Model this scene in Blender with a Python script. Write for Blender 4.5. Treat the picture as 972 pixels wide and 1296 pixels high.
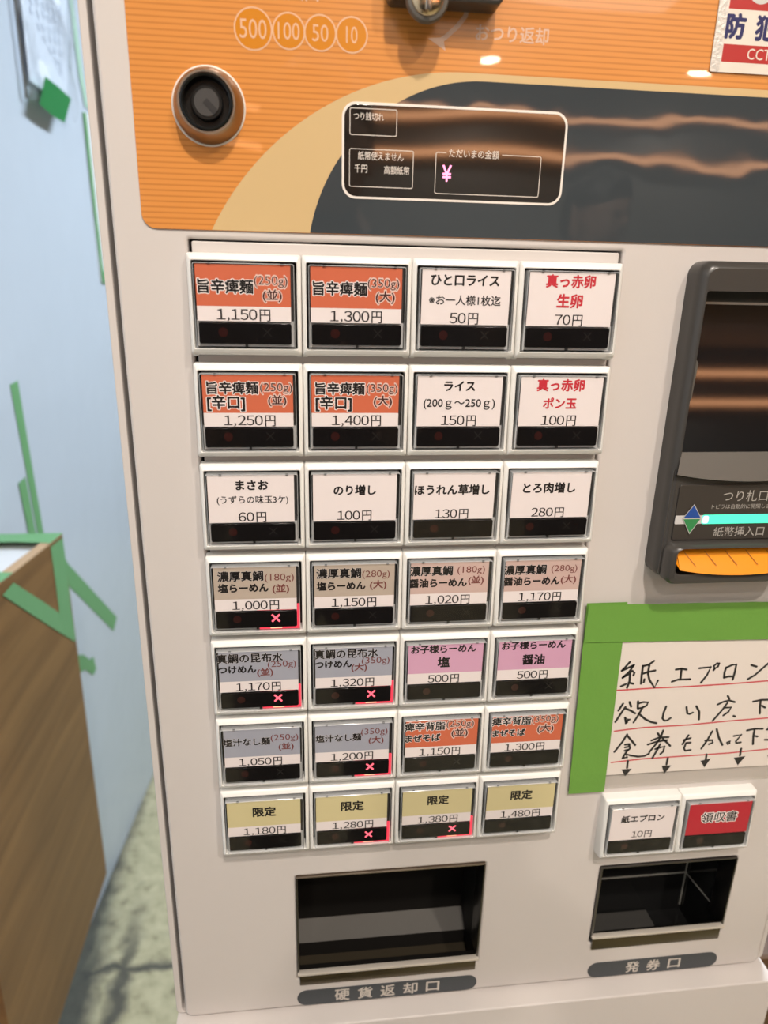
import bpy, bmesh, math, random
from mathutils import Vector, Matrix
random.seed(7)
S = bpy.context.scene
C = S.collection
for o in list(bpy.data.objects):
    bpy.data.objects.remove(o)

# ------------------------------------------------------------------ camera
cd = bpy.data.cameras.new('camera')
cam = bpy.data.objects.new('camera', cd)
C.objects.link(cam)
RIGHT = Vector((0.9932, -0.1145, 0.0219)); DOWN = Vector((-0.0156, -0.3163, -0.9485)); FWD = Vector((0.1155, 0.9417, -0.3159))
m = Matrix.Identity(4)
for i in range(3):
    m[i][0] = RIGHT[i]; m[i][1] = -DOWN[i]; m[i][2] = -FWD[i]
    m[i][3] = (0.0488, -0.3326, 1.35)[i]
cam.matrix_world = m
cd.sensor_fit = 'HORIZONTAL'; cd.sensor_width = 36.0
cd.lens = 36.0 * 887.6 / 972.0
cd.clip_start = 0.02; cd.clip_end = 60
cd.dof.use_dof = True; cd.dof.focus_distance = 0.365; cd.dof.aperture_fstop = 11
S.camera = cam

# ------------------------------------------------------------------ world, lights, exposure
w = bpy.data.worlds.new('world'); S.world = w; w.use_nodes = True
w.node_tree.nodes['Background'].inputs[0].default_value = (1.0, 0.90, 0.80, 1)
w.node_tree.nodes['Background'].inputs[1].default_value = 0.10
S.view_settings.view_transform = 'Standard'
try: S.view_settings.look = 'None'
except Exception: pass
S.view_settings.gamma = 1.0
S.view_settings.use_curve_mapping = False
S.view_settings.exposure = -0.24

def lamp(name, kind, loc, power, color, size=0.06, rot=None, **kw):
    l = bpy.data.lights.new(name, kind); l.energy = power; l.color = color
    if kind == 'AREA':
        l.size = size
        if 'size_y' in kw: l.shape = 'RECTANGLE'; l.size_y = kw['size_y']
    else:
        l.shadow_soft_size = size
    if kind == 'SPOT':
        l.spot_size = kw.get('cone', 2.2); l.spot_blend = 0.6
    o = bpy.data.objects.new(name, l); C.objects.link(o); o.location = loc
    if rot: o.rotation_euler = rot
    return o
WARM = (1.0, 0.90, 0.815)
COOL = (0.80, 0.90, 1.0)
DOWNLIGHTS = [(0.16, -0.95, 23), (0.75, -1.30, 15), (-0.30, -1.7, 9), (1.12, -4.14, 9), (2.42, -4.22, 9)]
CEIL = 2.55
for (x, y, p) in DOWNLIGHTS:
    lamp('downlight_bulb', 'SPOT', (x, y, CEIL - 0.035), p * 3.2, WARM, 0.035, (0, 0, 0), cone=2.5)
# added unseen area lights: fill from behind the viewer, cool wash on the pale wall
lamp('shop_panel_lamp', 'AREA', (0.9, -2.6, CEIL - 0.06), 20, (1.0, 0.91, 0.82), 1.5, (0, 0, 0), size_y=1.0)
lamp('tube_lamp_light', 'AREA', (0.85, 1.35, CEIL - 0.10), 72, COOL, 0.25, (0, 0, 0), size_y=1.2)

# ------------------------------------------------------------------ helpers (all shapes in millimetres)
def prin(name, col, rough=0.5, metal=0.0, spec=0.5, coat=0.0, emit=None, estr=0.0, trans=0.0, bump=None, alpha=1.0):
    mt = bpy.data.materials.new(name); mt.use_nodes = True
    nt = mt.node_tree; b = nt.nodes['Principled BSDF']
    b.inputs['Base Color'].default_value = (*col, 1)
    b.inputs['Roughness'].default_value = rough
    b.inputs['Metallic'].default_value = metal
    b.inputs['Specular IOR Level'].default_value = spec
    b.inputs['Coat Weight'].default_value = coat
    b.inputs['Coat Roughness'].default_value = 0.04
    b.inputs['Transmission Weight'].default_value = trans
    if emit:
        b.inputs['Emission Color'].default_value = (*emit, 1); b.inputs['Emission Strength'].default_value = estr
    if bump:
        scale, strength, dist = bump[:3]
        tc = nt.nodes.new('ShaderNodeTexCoord'); n = nt.nodes.new('ShaderNodeTexNoise'); bm = nt.nodes.new('ShaderNodeBump')
        n.inputs['Scale'].default_value = scale
        n.inputs['Detail'].default_value = bump[3] if len(bump) > 3 else 2
        bm.inputs['Strength'].default_value = strength; bm.inputs['Distance'].default_value = dist
        nt.links.new(tc.outputs['Object'], n.inputs['Vector']); nt.links.new(n.outputs['Fac'], bm.inputs['Height'])
        nt.links.new(bm.outputs['Normal'], b.inputs['Normal'])
        if coat: nt.links.new(bm.outputs['Normal'], b.inputs['Coat Normal'])
    return mt

def noise_color(mt, stops, scale, detail=3, dist=0.0, vec_scale=None):
    nt = mt.node_tree; b = nt.nodes['Principled BSDF']
    tc = nt.nodes.new('ShaderNodeTexCoord'); n = nt.nodes.new('ShaderNodeTexNoise'); r = nt.nodes.new('ShaderNodeValToRGB')
    n.inputs['Scale'].default_value = scale; n.inputs['Detail'].default_value = detail; n.inputs['Distortion'].default_value = dist
    src = tc.outputs['Object']
    if vec_scale:
        mp = nt.nodes.new('ShaderNodeMapping'); mp.inputs['Scale'].default_value = vec_scale
        if len(stops) and isinstance(vec_scale, tuple): pass
        nt.links.new(src, mp.inputs['Vector']); src = mp.outputs['Vector']
    nt.links.new(src, n.inputs['Vector']); nt.links.new(n.outputs['Fac'], r.inputs['Fac'])
    cr = r.color_ramp
    while len(cr.elements) < len(stops): cr.elements.new(0.5)
    for e, (p, c) in zip(cr.elements, stops): e.position = p; e.color = (*c, 1)
    nt.links.new(r.outputs['Color'], b.inputs['Base Color'])
    return mt

def clear_mat(name, tint=(1, 1, 1), ior=1.45, rough=0.03, body=0.0, bodycol=(0.7, 0.7, 0.7), bump=None):
    """thin clear plastic: fresnel reflection over a see-through body with a little haze"""
    mt = bpy.data.materials.new(name); mt.use_nodes = True; nt = mt.node_tree
    for n in list(nt.nodes): nt.nodes.remove(n)
    out = nt.nodes.new('ShaderNodeOutputMaterial'); tr = nt.nodes.new('ShaderNodeBsdfTransparent')
    tr.inputs[0].default_value = (*tint, 1)
    gl = nt.nodes.new('ShaderNodeBsdfGlossy'); gl.inputs['Roughness'].default_value = rough
    lw = nt.nodes.new('ShaderNodeLayerWeight'); pw = nt.nodes.new('ShaderNodeMath'); pw.operation = 'POWER'; pw.inputs[1].default_value = 5
    fr = nt.nodes.new('ShaderNodeMath'); fr.operation = 'MULTIPLY_ADD'; f0 = ((ior - 1) / (ior + 1)) ** 2
    fr.inputs[1].default_value = 1 - f0; fr.inputs[2].default_value = f0
    nt.links.new(lw.outputs['Facing'], pw.inputs[0]); nt.links.new(pw.outputs[0], fr.inputs[0])
    mx = nt.nodes.new('ShaderNodeMixShader')
    base = tr.outputs[0]
    if body > 0:
        df = nt.nodes.new('ShaderNodeBsdfDiffuse'); df.inputs[0].default_value = (*bodycol, 1)
        m2 = nt.nodes.new('ShaderNodeMixShader'); m2.inputs[0].default_value = body
        nt.links.new(tr.outputs[0], m2.inputs[1]); nt.links.new(df.outputs[0], m2.inputs[2]); base = m2.outputs[0]
    if bump:
        tc = nt.nodes.new('ShaderNodeTexCoord'); n = nt.nodes.new('ShaderNodeTexNoise'); bm = nt.nodes.new('ShaderNodeBump')
        n.inputs['Scale'].default_value = bump[0]; bm.inputs['Strength'].default_value = bump[1]; bm.inputs['Distance'].default_value = bump[2]
        nt.links.new(tc.outputs['Object'], n.inputs['Vector']); nt.links.new(n.outputs['Fac'], bm.inputs['Height'])
        nt.links.new(bm.outputs['Normal'], gl.inputs['Normal']); nt.links.new(bm.outputs['Normal'], lw.inputs['Normal'])
    nt.links.new(fr.outputs[0], mx.inputs[0]); nt.links.new(base, mx.inputs[1]); nt.links.new(gl.outputs[0], mx.inputs[2])
    nt.links.new(mx.outputs[0], out.inputs[0])
    return mt

def emis(name, col, strength):
    return prin(name, (col[0] * .3, col[1] * .3, col[2] * .3), 0.4, emit=col, estr=strength)

class MB:
    def __init__(s): s.v = []; s.f = []; s.fm = []; s.mats = []
    def mi(s, mat):
        if mat not in s.mats: s.mats.append(mat)
        return s.mats.index(mat)
    def add(s, vs, fs, mat):
        b = len(s.v); k = s.mi(mat); s.v += [tuple(p) for p in vs]
        for f in fs: s.f.append([b + i for i in f]); s.fm.append(k)
    def loft(s, loops, mat, cap0=False, cap1=False):
        n = len(loops[0]); vs = [p for l in loops for p in l]; fs = []
        for k in range(len(loops) - 1):
            for i in range(n):
                j = (i + 1) % n
                fs.append((k * n + i, k * n + j, (k + 1) * n + j, (k + 1) * n + i))
        if cap0: fs.append(list(range(n))[::-1])
        if cap1: fs.append([(len(loops) - 1) * n + i for i in range(n)])
        s.add(vs, fs, mat)
    def box(s, x0, x1, y0, y1, z0, z1, mat, bev=0.0, seg=2):
        bm = bmesh.new(); bmesh.ops.create_cube(bm, size=1)
        for v in bm.verts:
            v.co = Vector((x0 + (v.co.x + .5) * (x1 - x0), y0 + (v.co.y + .5) * (y1 - y0), z0 + (v.co.z + .5) * (z1 - z0)))
        if bev > 0: bmesh.ops.bevel(bm, geom=bm.edges[:], offset=bev, segments=seg, profile=0.5, affect='EDGES')
        bm.verts.index_update()
        s.add([v.co[:] for v in bm.verts], [[v.index for v in f.verts] for f in bm.faces], mat); bm.free()
    def poly(s, pts, mat): s.add(pts, [list(range(len(pts)))], mat)
    def plate(s, outer, holes, yf, th, mat, bevel=0.0, res=2):
        """flat plate with holes facing -y: outline points are (x, z)"""
        cu = bpy.data.curves.new('c', 'CURVE'); cu.dimensions = '2D'; cu.fill_mode = 'BOTH'
        for lp in [outer] + list(holes):
            sp = cu.splines.new('POLY'); sp.points.add(len(lp) - 1); sp.use_cyclic_u = True
            for p, q in zip(sp.points, lp): p.co = (q[0], q[1], 0, 1)
        cu.extrude = max(th / 2 - bevel, 0); cu.bevel_depth = bevel; cu.bevel_resolution = res; cu.offset = -bevel
        ob = bpy.data.objects.new('c', cu); me = ob.to_mesh()
        s.add([(v.co.x, yf + th / 2 - v.co.z, v.co.y) for v in me.vertices], [list(p.vertices) for p in me.polygons], mat)
        ob.to_mesh_clear(); bpy.data.objects.remove(ob); bpy.data.curves.remove(cu)
    def lathe(s, cx, cz, prof, mat, n=40, cap=True):
        """surface of revolution about the y direction; prof = [(radius, y)]"""
        loops = [[(cx + r * math.cos(2 * math.pi * i / n), y, cz + r * math.sin(2 * math.pi * i / n)) for i in range(n)] for r, y in prof]
        s.loft(loops, mat, cap1=cap)
    def stroke(s, pts, wd, y, mat):
        """pen stroke of constant width in the plane y"""
        P = [Vector((p[0], p[1])) for p in pts]
        L = []; R = []
        for i, p in enumerate(P):
            a = P[max(i - 1, 0)]; b = P[min(i + 1, len(P) - 1)]; d = (b - a)
            if d.length < 1e-6: d = Vector((1, 0))
            d.normalize(); n = Vector((-d.y, d.x)) * wd / 2
            L.append(p + n); R.append(p - n)
        vs = [(q.x, y, q.y) for q in L + R]; k = len(P)
        s.add(vs, [(i, i + 1, k + i + 1, k + i) for i in range(k - 1)], mat)
        for e in P:
            s.add([(e.x + wd / 2 * math.cos(t * math.pi / 4), y - 0.003, e.y + wd / 2 * math.sin(t * math.pi / 4)) for t in range(8)], [list(range(8))], mat)
    def text(s, st, cx, cz, wd, y, mat, bold=0.0, ht=None, hscale=1.0, fn=None, baseline=None):
        vs, fs, bx = glyphs(st, 0)
        sx = wd / (bx[1] - bx[0]); sz = (ht / (bx[3] - bx[2])) if ht else sx * hscale
        mx = (bx[0] + bx[1]) / 2; mz = (bx[2] + bx[3]) / 2 if baseline is None else 0.0
        oz = cz if baseline is None else baseline
        k = 0 if bold <= 0 else (8 if bold < 0.04 else 14)
        shifts = [(0, 0)] + [(bold * math.cos(2 * math.pi * i / k), bold * math.sin(2 * math.pi * i / k)) for i in range(k)]
        for i, (ax, az) in enumerate(shifts):
            s.add([(cx + (px + ax - mx) * sx, y + i * .0015, oz + (pz + az - mz) * sz) for (px, pz) in vs], fs, mat)
    def build(s, name, parent=None, loc=(0, 0, 0), smooth=40, label=None):
        me = bpy.data.meshes.new(name)
        me.from_pydata([(p[0] * .001, p[1] * .001, p[2] * .001) for p in s.v], [], s.f)
        for mt in s.mats: me.materials.append(mt)
        me.polygons.foreach_set('material_index', s.fm)
        me.validate()
        if smooth:
            me.polygons.foreach_set('use_smooth', [True] * len(me.polygons)); me.set_sharp_from_angle(angle=math.radians(smooth))
        me.update()
        o = bpy.data.objects.new(name, me); C.objects.link(o); o.location = [c * .001 for c in loc]
        if parent: o.parent = parent
        if label: o['label'] = label
        return o

_g = {}
def glyphs(st, bold):
    if (st, bold) not in _g:
        cu = bpy.data.curves.new('t', 'FONT'); cu.body = st; cu.offset = bold; cu.resolution_u = 3
        ob = bpy.data.objects.new('t', cu); me = ob.to_mesh()
        vs = [(v.co.x, v.co.y) for v in me.vertices]; fs = [list(p.vertices) for p in me.polygons]
        xs = [p[0] for p in vs]; zs = [p[1] for p in vs]
        _g[(st, bold)] = (vs, fs, (min(xs), max(xs), min(zs), max(zs)))
        ob.to_mesh_clear(); bpy.data.objects.remove(ob); bpy.data.curves.remove(cu)
    return _g[(st, bold)]

def rrect(x0, x1, z0, z1, r=0.0, n=5):
    if r <= 0: return [(x0, z0), (x1, z0), (x1, z1), (x0, z1)]
    out = []
    for cx, cz, a in ((x0 + r, z0 + r, 180), (x1 - r, z0 + r, 270), (x1 - r, z1 - r, 0), (x0 + r, z1 - r, 90)):
        for i in range(n + 1):
            t = math.radians(a + 90 * i / n); out.append((cx + r * math.cos(t), cz + r * math.sin(t)))
    return out
def circ(cx, cz, r, n=40): return [(cx + r * math.cos(2 * math.pi * i / n), cz + r * math.sin(2 * math.pi * i / n)) for i in range(n)]
def lift(lp, y): return [(p[0], (y(p[1]) if callable(y) else y), p[1]) for p in lp]
def thing(name, label, cat, loc=(0, 0, 0), group=None):
    o = bpy.data.objects.new(name, None); C.objects.link(o); o.location = [c * .001 for c in loc]; o.empty_display_size = .05
    return tag(o, label, cat, group)
def tag(o, label, cat, group=None):
    o['label'] = label; o['category'] = cat
    if group: o['group'] = group
    return o
def struct(o): o['kind'] = 'structure'; return o

# ------------------------------------------------------------------ materials
M = {}
M['door'] = prin('machine_paint', (0.58, 0.54, 0.515), 0.42, bump=(900, 0.06, 0.0004))
M['white'] = prin('white_abs', (0.77, 0.76, 0.73), 0.35)
M['dark'] = prin('black_plastic', (0.018, 0.018, 0.019), 0.35)
M['recess'] = prin('dark_recess', (0.035, 0.033, 0.032), 0.4)
M['carrier'] = prin('grey_translucent_carrier', (0.46, 0.46, 0.46), 0.25)
M['indic'] = prin('smoked_indicator', (0.007, 0.006, 0.006), 0.12, spec=0.2)
M['offx'] = prin('unlit_cross', (0.018, 0.016, 0.015), 0.15)
M['offdot'] = prin('unlit_dot', (0.028, 0.008, 0.007), 0.15)
M['clear'] = clear_mat('clear_button_front', rough=0.02, ior=1.38)
M['rim'] = clear_mat('clear_button_edge', rough=0.12, ior=1.5, body=0.42, bodycol=(0.74, 0.76, 0.77))
M['redled'] = emis('red_led_cross', (1.0, 0.12, 0.17), 2.0)
M['redpipe'] = emis('red_led_light_pipe', (1.0, 0.05, 0.09), 1.25)
M['redhot'] = emis('red_led_hot_spot', (1.0, 0.36, 0.20), 2.4)
PAPERC = (0.74, 0.66, 0.65)
def paper(name, col): return prin(name, col, 0.6, spec=0.25)
M['card'] = paper('card_white', (0.76, 0.69, 0.68))
M['orange'] = paper('card_orange', (0.56, 0.132, 0.064))
M['beige'] = paper('card_taupe', (0.45, 0.375, 0.31))
M['pinkb'] = paper('card_dusty_pink', (0.55, 0.40, 0.36))
M['blue'] = paper('card_grey_blue', (0.335, 0.345, 0.40))
M['pink'] = paper('card_pink', (0.60, 0.335, 0.47))
M['yellow'] = paper('card_pale_yellow', (0.60, 0.525, 0.29))
M['redc'] = paper('card_red', (0.46, 0.020, 0.035))
M['ink'] = paper('ink_black', (0.009, 0.007, 0.007))
M['inkgrey'] = paper('ink_soft_black', (0.018, 0.014, 0.014))
M['inkred'] = paper('ink_red', (0.52, 0.030, 0.045))
M['inkbrown'] = paper('ink_dark_red', (0.17, 0.045, 0.04))
M['inkdk'] = paper('ink_dark_brown', (0.060, 0.018, 0.016))
M['halo2'] = paper('ink_pale_outline', (0.70, 0.52, 0.46))
M['halo'] = paper('ink_white_outline', (0.80, 0.74, 0.72))

def film():
    mt = prin('orange_striped_film', (0.70, 0.27, 0.05), 0.22, coat=0.6, bump=(11, 0.5, 0.0012, 1.0))
    nt = mt.node_tree; b = nt.nodes['Principled BSDF']; b.inputs['Coat Roughness'].default_value = 0.02
    g = nt.nodes.new('ShaderNodeNewGeometry'); sp = nt.nodes.new('ShaderNodeSeparateXYZ')
    nt.links.new(g.outputs['Position'], sp.inputs[0])
    mm = nt.nodes.new('ShaderNodeMath'); mm.operation = 'MULTIPLY'; mm.inputs[1].default_value = 1 / 0.0022
    fr = nt.nodes.new('ShaderNodeMath'); fr.operation = 'FRACT'
    nt.links.new(sp.outputs['Z'], mm.inputs[0]); nt.links.new(mm.outputs[0], fr.inputs[0])
    r = nt.nodes.new('ShaderNodeValToRGB'); cr = r.color_ramp
    a = (0.66, 0.265, 0.062, 1); d = (0.50, 0.185, 0.040, 1)
    cr.elements[0].position = 0.0; cr.elements[0].color = d
    cr.elements[1].position = 0.30; cr.elements[1].color = a
    e = cr.elements.new(0.80); e.color = a
    e = cr.elements.new(0.99); e.color = d
    nt.links.new(fr.outputs[0], r.inputs[0]); nt.links.new(r.outputs[0], b.inputs['Base Color'])
    return mt
M['film'] = film()
def gloss(name, col, coat=0.8): 
    mt = prin(name, col, 0.22, coat=coat, bump=(11, 0.5, 0.0012, 1.0)); mt.node_tree.nodes['Principled BSDF'].inputs['Coat Roughness'].default_value = 0.02; return mt
M['cream'] = gloss('cream_film', (0.60, 0.43, 0.215), 0.6)
M['slate'] = prin('slate_film', (0.046, 0.054, 0.060), 0.03, bump=(21, 0.5, 0.0007, 1.8))
M['filmtext'] = gloss('film_pale_print', (0.66, 0.43, 0.31), 0.6)
M['coinfill'] = gloss('coin_orange', (0.60, 0.215, 0.010), 0.6)
M['coinring'] = gloss('coin_ring', (0.72, 0.44, 0.27), 0.6)
M['dispglass'] = prin('smoked_display', (0.016, 0.013, 0.011), 0.05, coat=0.6, bump=(11, 0.4, 0.0010, 1.0))
M['dispprint'] = prin('display_print', (0.70, 0.64, 0.58), 0.4)
M['dispborder'] = prin('display_border', (0.78, 0.72, 0.66), 0.35)
M['yen'] = emis('yen_led', (1.0, 0.32, 0.55), 2.2)
M['steel'] = prin('stainless', (0.50, 0.48, 0.45), 0.22, metal=1.0, bump=(60, 0.05, 0.002))
M['steeldark'] = prin('dark_stainless', (0.13, 0.125, 0.12), 0.28, metal=1.0)
M['outlet_black'] = prin('outlet_black', (0.010, 0.010, 0.010), 0.10, spec=0.3)
M['acrylic_edge'] = prin('acrylic_edge', (0.28, 0.27, 0.24), 0.3)
M['lip'] = prin('steel_lip', (0.62, 0.57, 0.50), 0.38, metal=0.35)
M['traydark'] = prin('tray_black', (0.010, 0.009, 0.008), 0.5, spec=0.12)
M['trayband'] = prin('tray_chute', (0.10, 0.094, 0.086), 0.6, spec=0.15, bump=(50, 0.2, 0.002))
M['traybrown'] = prin('tray_floor', (0.035, 0.028, 0.018), 0.5, spec=0.15)
M['flap'] = prin('bin_flap', (0.050, 0.048, 0.045), 0.7, spec=0.08)
M['brass'] = prin('lock_metal', (0.33, 0.28, 0.23), 0.30, metal=1.0)
M['gloss_black'] = prin('gloss_black', (0.010, 0.010, 0.011), 0.08)
M['corebl'] = prin('lock_black', (0.008, 0.008, 0.008), 0.28, spec=0.3)
M['keymetal'] = prin('key_disc', (0.055, 0.053, 0.052), 0.35, metal=0.2)
M['pill'] = prin('slate_pill', (0.045, 0.052, 0.060), 0.45)
M['pilltext'] = prin('pill_text', (0.56, 0.51, 0.46), 0.5)
M['bezel'] = prin('bezel_dark_grey', (0.050, 0.046, 0.042), 0.30, spec=0.5)
M['bezel_lip'] = prin('bezel_grey', (0.105, 0.097, 0.086), 0.36)
M['plate_dk'] = prin('bill_plate', (0.042, 0.036, 0.031), 0.38)
M['plate_text'] = prin('bill_text', (0.36, 0.34, 0.31), 0.5)
M['bwin'] = prin('bill_window', (0.006, 0.006, 0.007), 0.05, coat=0.4)
M['ledg'] = emis('green_led', (0.10, 1.0, 0.62), 1.15)
M['ledw'] = emis('green_led_core', (0.62, 1.0, 0.85), 1.6)
M['ledoff'] = prin('led_bar_unlit', (0.55, 0.54, 0.53), 0.3)
M['tri_b'] = prin('arrow_blue', (0.018, 0.07, 0.30), 0.4)
M['tri_g'] = prin('arrow_green', (0.035, 0.23, 0.075), 0.4)
M['tri_w'] = prin('arrow_edge', (0.45, 0.44, 0.42), 0.4)
M['tray_o'] = prin('orange_tray', (0.78, 0.27, 0.008), 0.30, emit=(1.0, 0.34, 0.01), estr=0.0)
M['tray_line'] = prin('tray_groove', (0.36, 0.11, 0.004), 0.5)
def tape_mat(name, col):
    mt = prin(name, col, 0.5, spec=0.35, bump=(38, 0.5, 0.0022, 5)); return mt
M['tape'] = tape_mat('green_masking_tape', (0.14, 0.32, 0.055))
M['tape2'] = tape_mat('green_tape_by_wall', (0.155, 0.37, 0.165))
M['notepaper'] = prin('note_paper', (0.72, 0.655, 0.60), 0.55, bump=(14, 0.12, 0.003))
M['marker'] = prin('marker_black', (0.022, 0.020, 0.020), 0.5)
M['redpen'] = prin('marker_red', (0.56, 0.075, 0.085), 0.5)
M['lam'] = clear_mat('laminate_film', rough=0.10, ior=1.45, body=0.45, bodycol=(0.58, 0.53, 0.47), bump=(40, 0.2, 0.002))

# ------------------------------------------------------------------ the room
ROOM = dict(x0=-0.60, x1=4.2, y0=-5.2, y1=3.2)
def wallx(y): return -384.5 + (y - 1365.6) * 0.08513   # the pale wall beside the machine stands at a slight angle
fl = prin('worn_stone_floor', (0.4, 0.38, 0.28), 0.75, bump=(60, 0.35, 0.004, 6))
def floor_nodes():
    nt = fl.node_tree; b = nt.nodes['Principled BSDF']
    tc = nt.nodes.new('ShaderNodeTexCoord')
    def noise(sc, det, dist=0.0):
        n = nt.nodes.new('ShaderNodeTexNoise'); n.inputs['Scale'].default_value = sc; n.inputs['Detail'].default_value = det
        n.inputs['Distortion'].default_value = dist; nt.links.new(tc.outputs['Object'], n.inputs['Vector']); return n
    def ramp(src, stops):
        r = nt.nodes.new('ShaderNodeValToRGB'); cr = r.color_ramp
        while len(cr.elements) < len(stops): cr.elements.new(.5)
        for e, (p, c) in zip(cr.elements, stops): e.position = p; e.color = (*c, 1)
        nt.links.new(src, r.inputs[0]); return r
    def math_(op, a, b_=None, c=None):
        n = nt.nodes.new('ShaderNodeMath'); n.operation = op
        for k, v in enumerate((a, b_, c)):
            if v is None: continue
            if isinstance(v, (int, float)): n.inputs[k].default_value = v
            else: nt.links.new(v, n.inputs[k])
        return n.outputs[0]
    stone = ramp(noise(34, 9).outputs['Fac'], [(0.26, (0.20, 0.185, 0.12)), (0.42, (0.41, 0.385, 0.245)), (0.66, (0.53, 0.50, 0.33))])
    big = noise(7, 4, 0.6)
    wob = noise(22, 5); sp = nt.nodes.new('ShaderNodeSeparateXYZ'); nt.links.new(tc.outputs['Object'], sp.inputs[0])
    wx = math_('MULTIPLY_ADD', wob.outputs['Fac'], 0.05, sp.outputs['X']); wy = math_('MULTIPLY_ADD', wob.outputs['Fac'], 0.035, sp.outputs['Y'])
    # joints of the slabs and the dirt gutter along the wall foot
    jx = math_('ABSOLUTE', math_('SUBTRACT', wx, -0.302)); jy = math_('ABSOLUTE', math_('SUBTRACT', math_('MODULO', math_('ADD', wy, 6.0), 0.6), 0.001))
    jy2 = math_('ABSOLUTE', math_('SUBTRACT', wy, 0.801))
    gut = math_('LESS_THAN', wx, -0.352)
    near = math_('LESS_THAN', wy, 0.92)
    j1 = ramp(jx, [(0.007, (1, 1, 1)), (0.028, (0, 0, 0))]); j2 = ramp(jy2, [(0.004, (1, 1, 1)), (0.016, (0, 0, 0))])
    g1 = ramp(math_('SUBTRACT', wx, -0.46), [(0.075, (1, 1, 1)), (0.115, (0, 0, 0))])
    g2 = ramp(big.outputs['Fac'], [(0.60, (0, 0, 0)), (0.74, (0.6, 0.6, 0.6))])
    side = ramp(wx, [(0.0, (1, 1, 1)), (1.0, (0, 0, 0))])
    nearr = ramp(math_('MULTIPLY', wy, 0.5), [(0.40, (1, 1, 1)), (0.50, (0, 0, 0))])
    k = math_('MAXIMUM', math_('MULTIPLY', j1.outputs[0], nearr.outputs[0]), math_('MAXIMUM', j2.outputs[0], g2.outputs[0]))
    g3 = ramp(math_('SUBTRACT', wx, -0.46), [(0.100, (1, 1, 1)), (0.135, (0, 0, 0))])
    k = math_('MAXIMUM', k, math_('MAXIMUM', g1.outputs[0], math_('MULTIPLY', g3.outputs[0], nearr.outputs[0])))
    k = math_('MULTIPLY', k, 0.88)
    mx = nt.nodes.new('ShaderNodeMix'); mx.data_type = 'RGBA'
    nt.links.new(k, mx.inputs[0]); nt.links.new(stone.outputs[0], mx.inputs[6]); mx.inputs[7].default_value = (0.050, 0.052, 0.050, 1)
    nt.links.new(mx.outputs[2], b.inputs['Base Color'])
floor_nodes()
b = MB(); b.box(-1100, 4300, -5300, 3300, -80, 0, fl); struct(b.build('floor', smooth=0))
wl = prin('pale_plastic_sheeted_wall', (0.55, 0.62, 0.71), 0.25, spec=0.45, bump=(3.2, 0.35, 0.02, 3))
b = MB()
ya, yb = -5300, 3300
b.add([(wallx(ya), ya, 0), (wallx(yb), yb, 0), (wallx(yb), yb, 2550), (wallx(ya), ya, 2550),
       (wallx(ya) - 80, ya, 0), (wallx(yb) - 80, yb, 0), (wallx(yb) - 80, yb, 2550), (wallx(ya) - 80, ya, 2550)],
      [(0, 1, 2, 3), (5, 4, 7, 6), (4, 0, 3, 7), (1, 5, 6, 2), (3, 2, 6, 7), (4, 5, 1, 0)], wl)
struct(b.build('wall_left', smooth=0))
cm = prin('ceiling_paint', (0.50, 0.43, 0.36), 0.8)
b = MB(); b.box(-1100, 4300, -5300, 3300, 2550, 2630, cm); struct(b.build('ceiling', smooth=0))
wm = prin('cool_grey_wall', (0.30, 0.30, 0.295), 0.8)
b = MB(); b.box(-1100, 4300, -4680, -4600, 0, 2550, wm); struct(b.build('wall_back', smooth=0))
b = MB(); b.box(4200, 4280, -4600, 3300, 0, 2550, wm); struct(b.build('wall_right', smooth=0))
b = MB(); b.box(-300, 4200, 3200, 3280, 0, 2550, wm); struct(b.build('wall_front', smooth=0))
wood_l = prin('light_wood_rail', (0.62, 0.30, 0.12), 0.5)
noise_color(wood_l, [(0.3, (0.55, 0.26, 0.10)), (0.7, (0.72, 0.38, 0.17))], 6, 4, 0.3, (1, 8, 8))
strip = emis('warm_strip_light', (1.0, 0.47, 0.22), 11)  # added glow standing in for brightly lit wood, mirrored by the slate film
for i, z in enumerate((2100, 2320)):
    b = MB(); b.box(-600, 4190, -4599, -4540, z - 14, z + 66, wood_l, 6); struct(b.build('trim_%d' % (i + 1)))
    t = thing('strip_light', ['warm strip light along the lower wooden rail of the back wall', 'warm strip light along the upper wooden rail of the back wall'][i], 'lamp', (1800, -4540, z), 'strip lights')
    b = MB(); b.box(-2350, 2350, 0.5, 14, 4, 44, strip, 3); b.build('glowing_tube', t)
dk = prin('dark_wainscot', (0.10, 0.075, 0.055), 0.5)
b = MB(); b.box(-780, 4195, -4599, -4578, 0, 1120, dk, 3); struct(b.build('trim_3'))

lamp_metal = prin('downlight_trim', (0.7, 0.66, 0.6), 0.4); glow = emis('downlight_glow', (1.0, 0.88, 0.72), 130)
for i, (x, y, p) in enumerate(DOWNLIGHTS):
    t = thing('ceiling_downlight', ['round warm downlight in the ceiling nearest the machine', 'round warm downlight to the right in front of the machine',
        'round warm downlight near the pale wall', 'round warm downlight by the back wall rails', 'round warm downlight by the back wall near the right corner'][i],
        'lamp', (x * 1000, y * 1000, 2550), 'ceiling downlights')
    b = MB(); loops = []
    for r, z in ((66, 0), (66, -4), (80, -4), (82, -2), (82, 0)):
        loops.append([(r * math.cos(2 * math.pi * k / 32), r * math.sin(2 * math.pi * k / 32), z) for k in range(32)])
    b.loft(loops, lamp_metal); b.build('trim_ring', t)
    b = MB(); b.poly([(65 * math.cos(2 * math.pi * k / 32), 65 * math.sin(2 * math.pi * k / 32), -1) for k in range(32)][::-1], glow); b.build('lens', t)
t = thing('tube_light', 'cool white ceiling tube light beyond the machine', 'lamp', (850, 1350, 2550))  # added ceiling fixture, unseen, put in to brighten the pale wall
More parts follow.
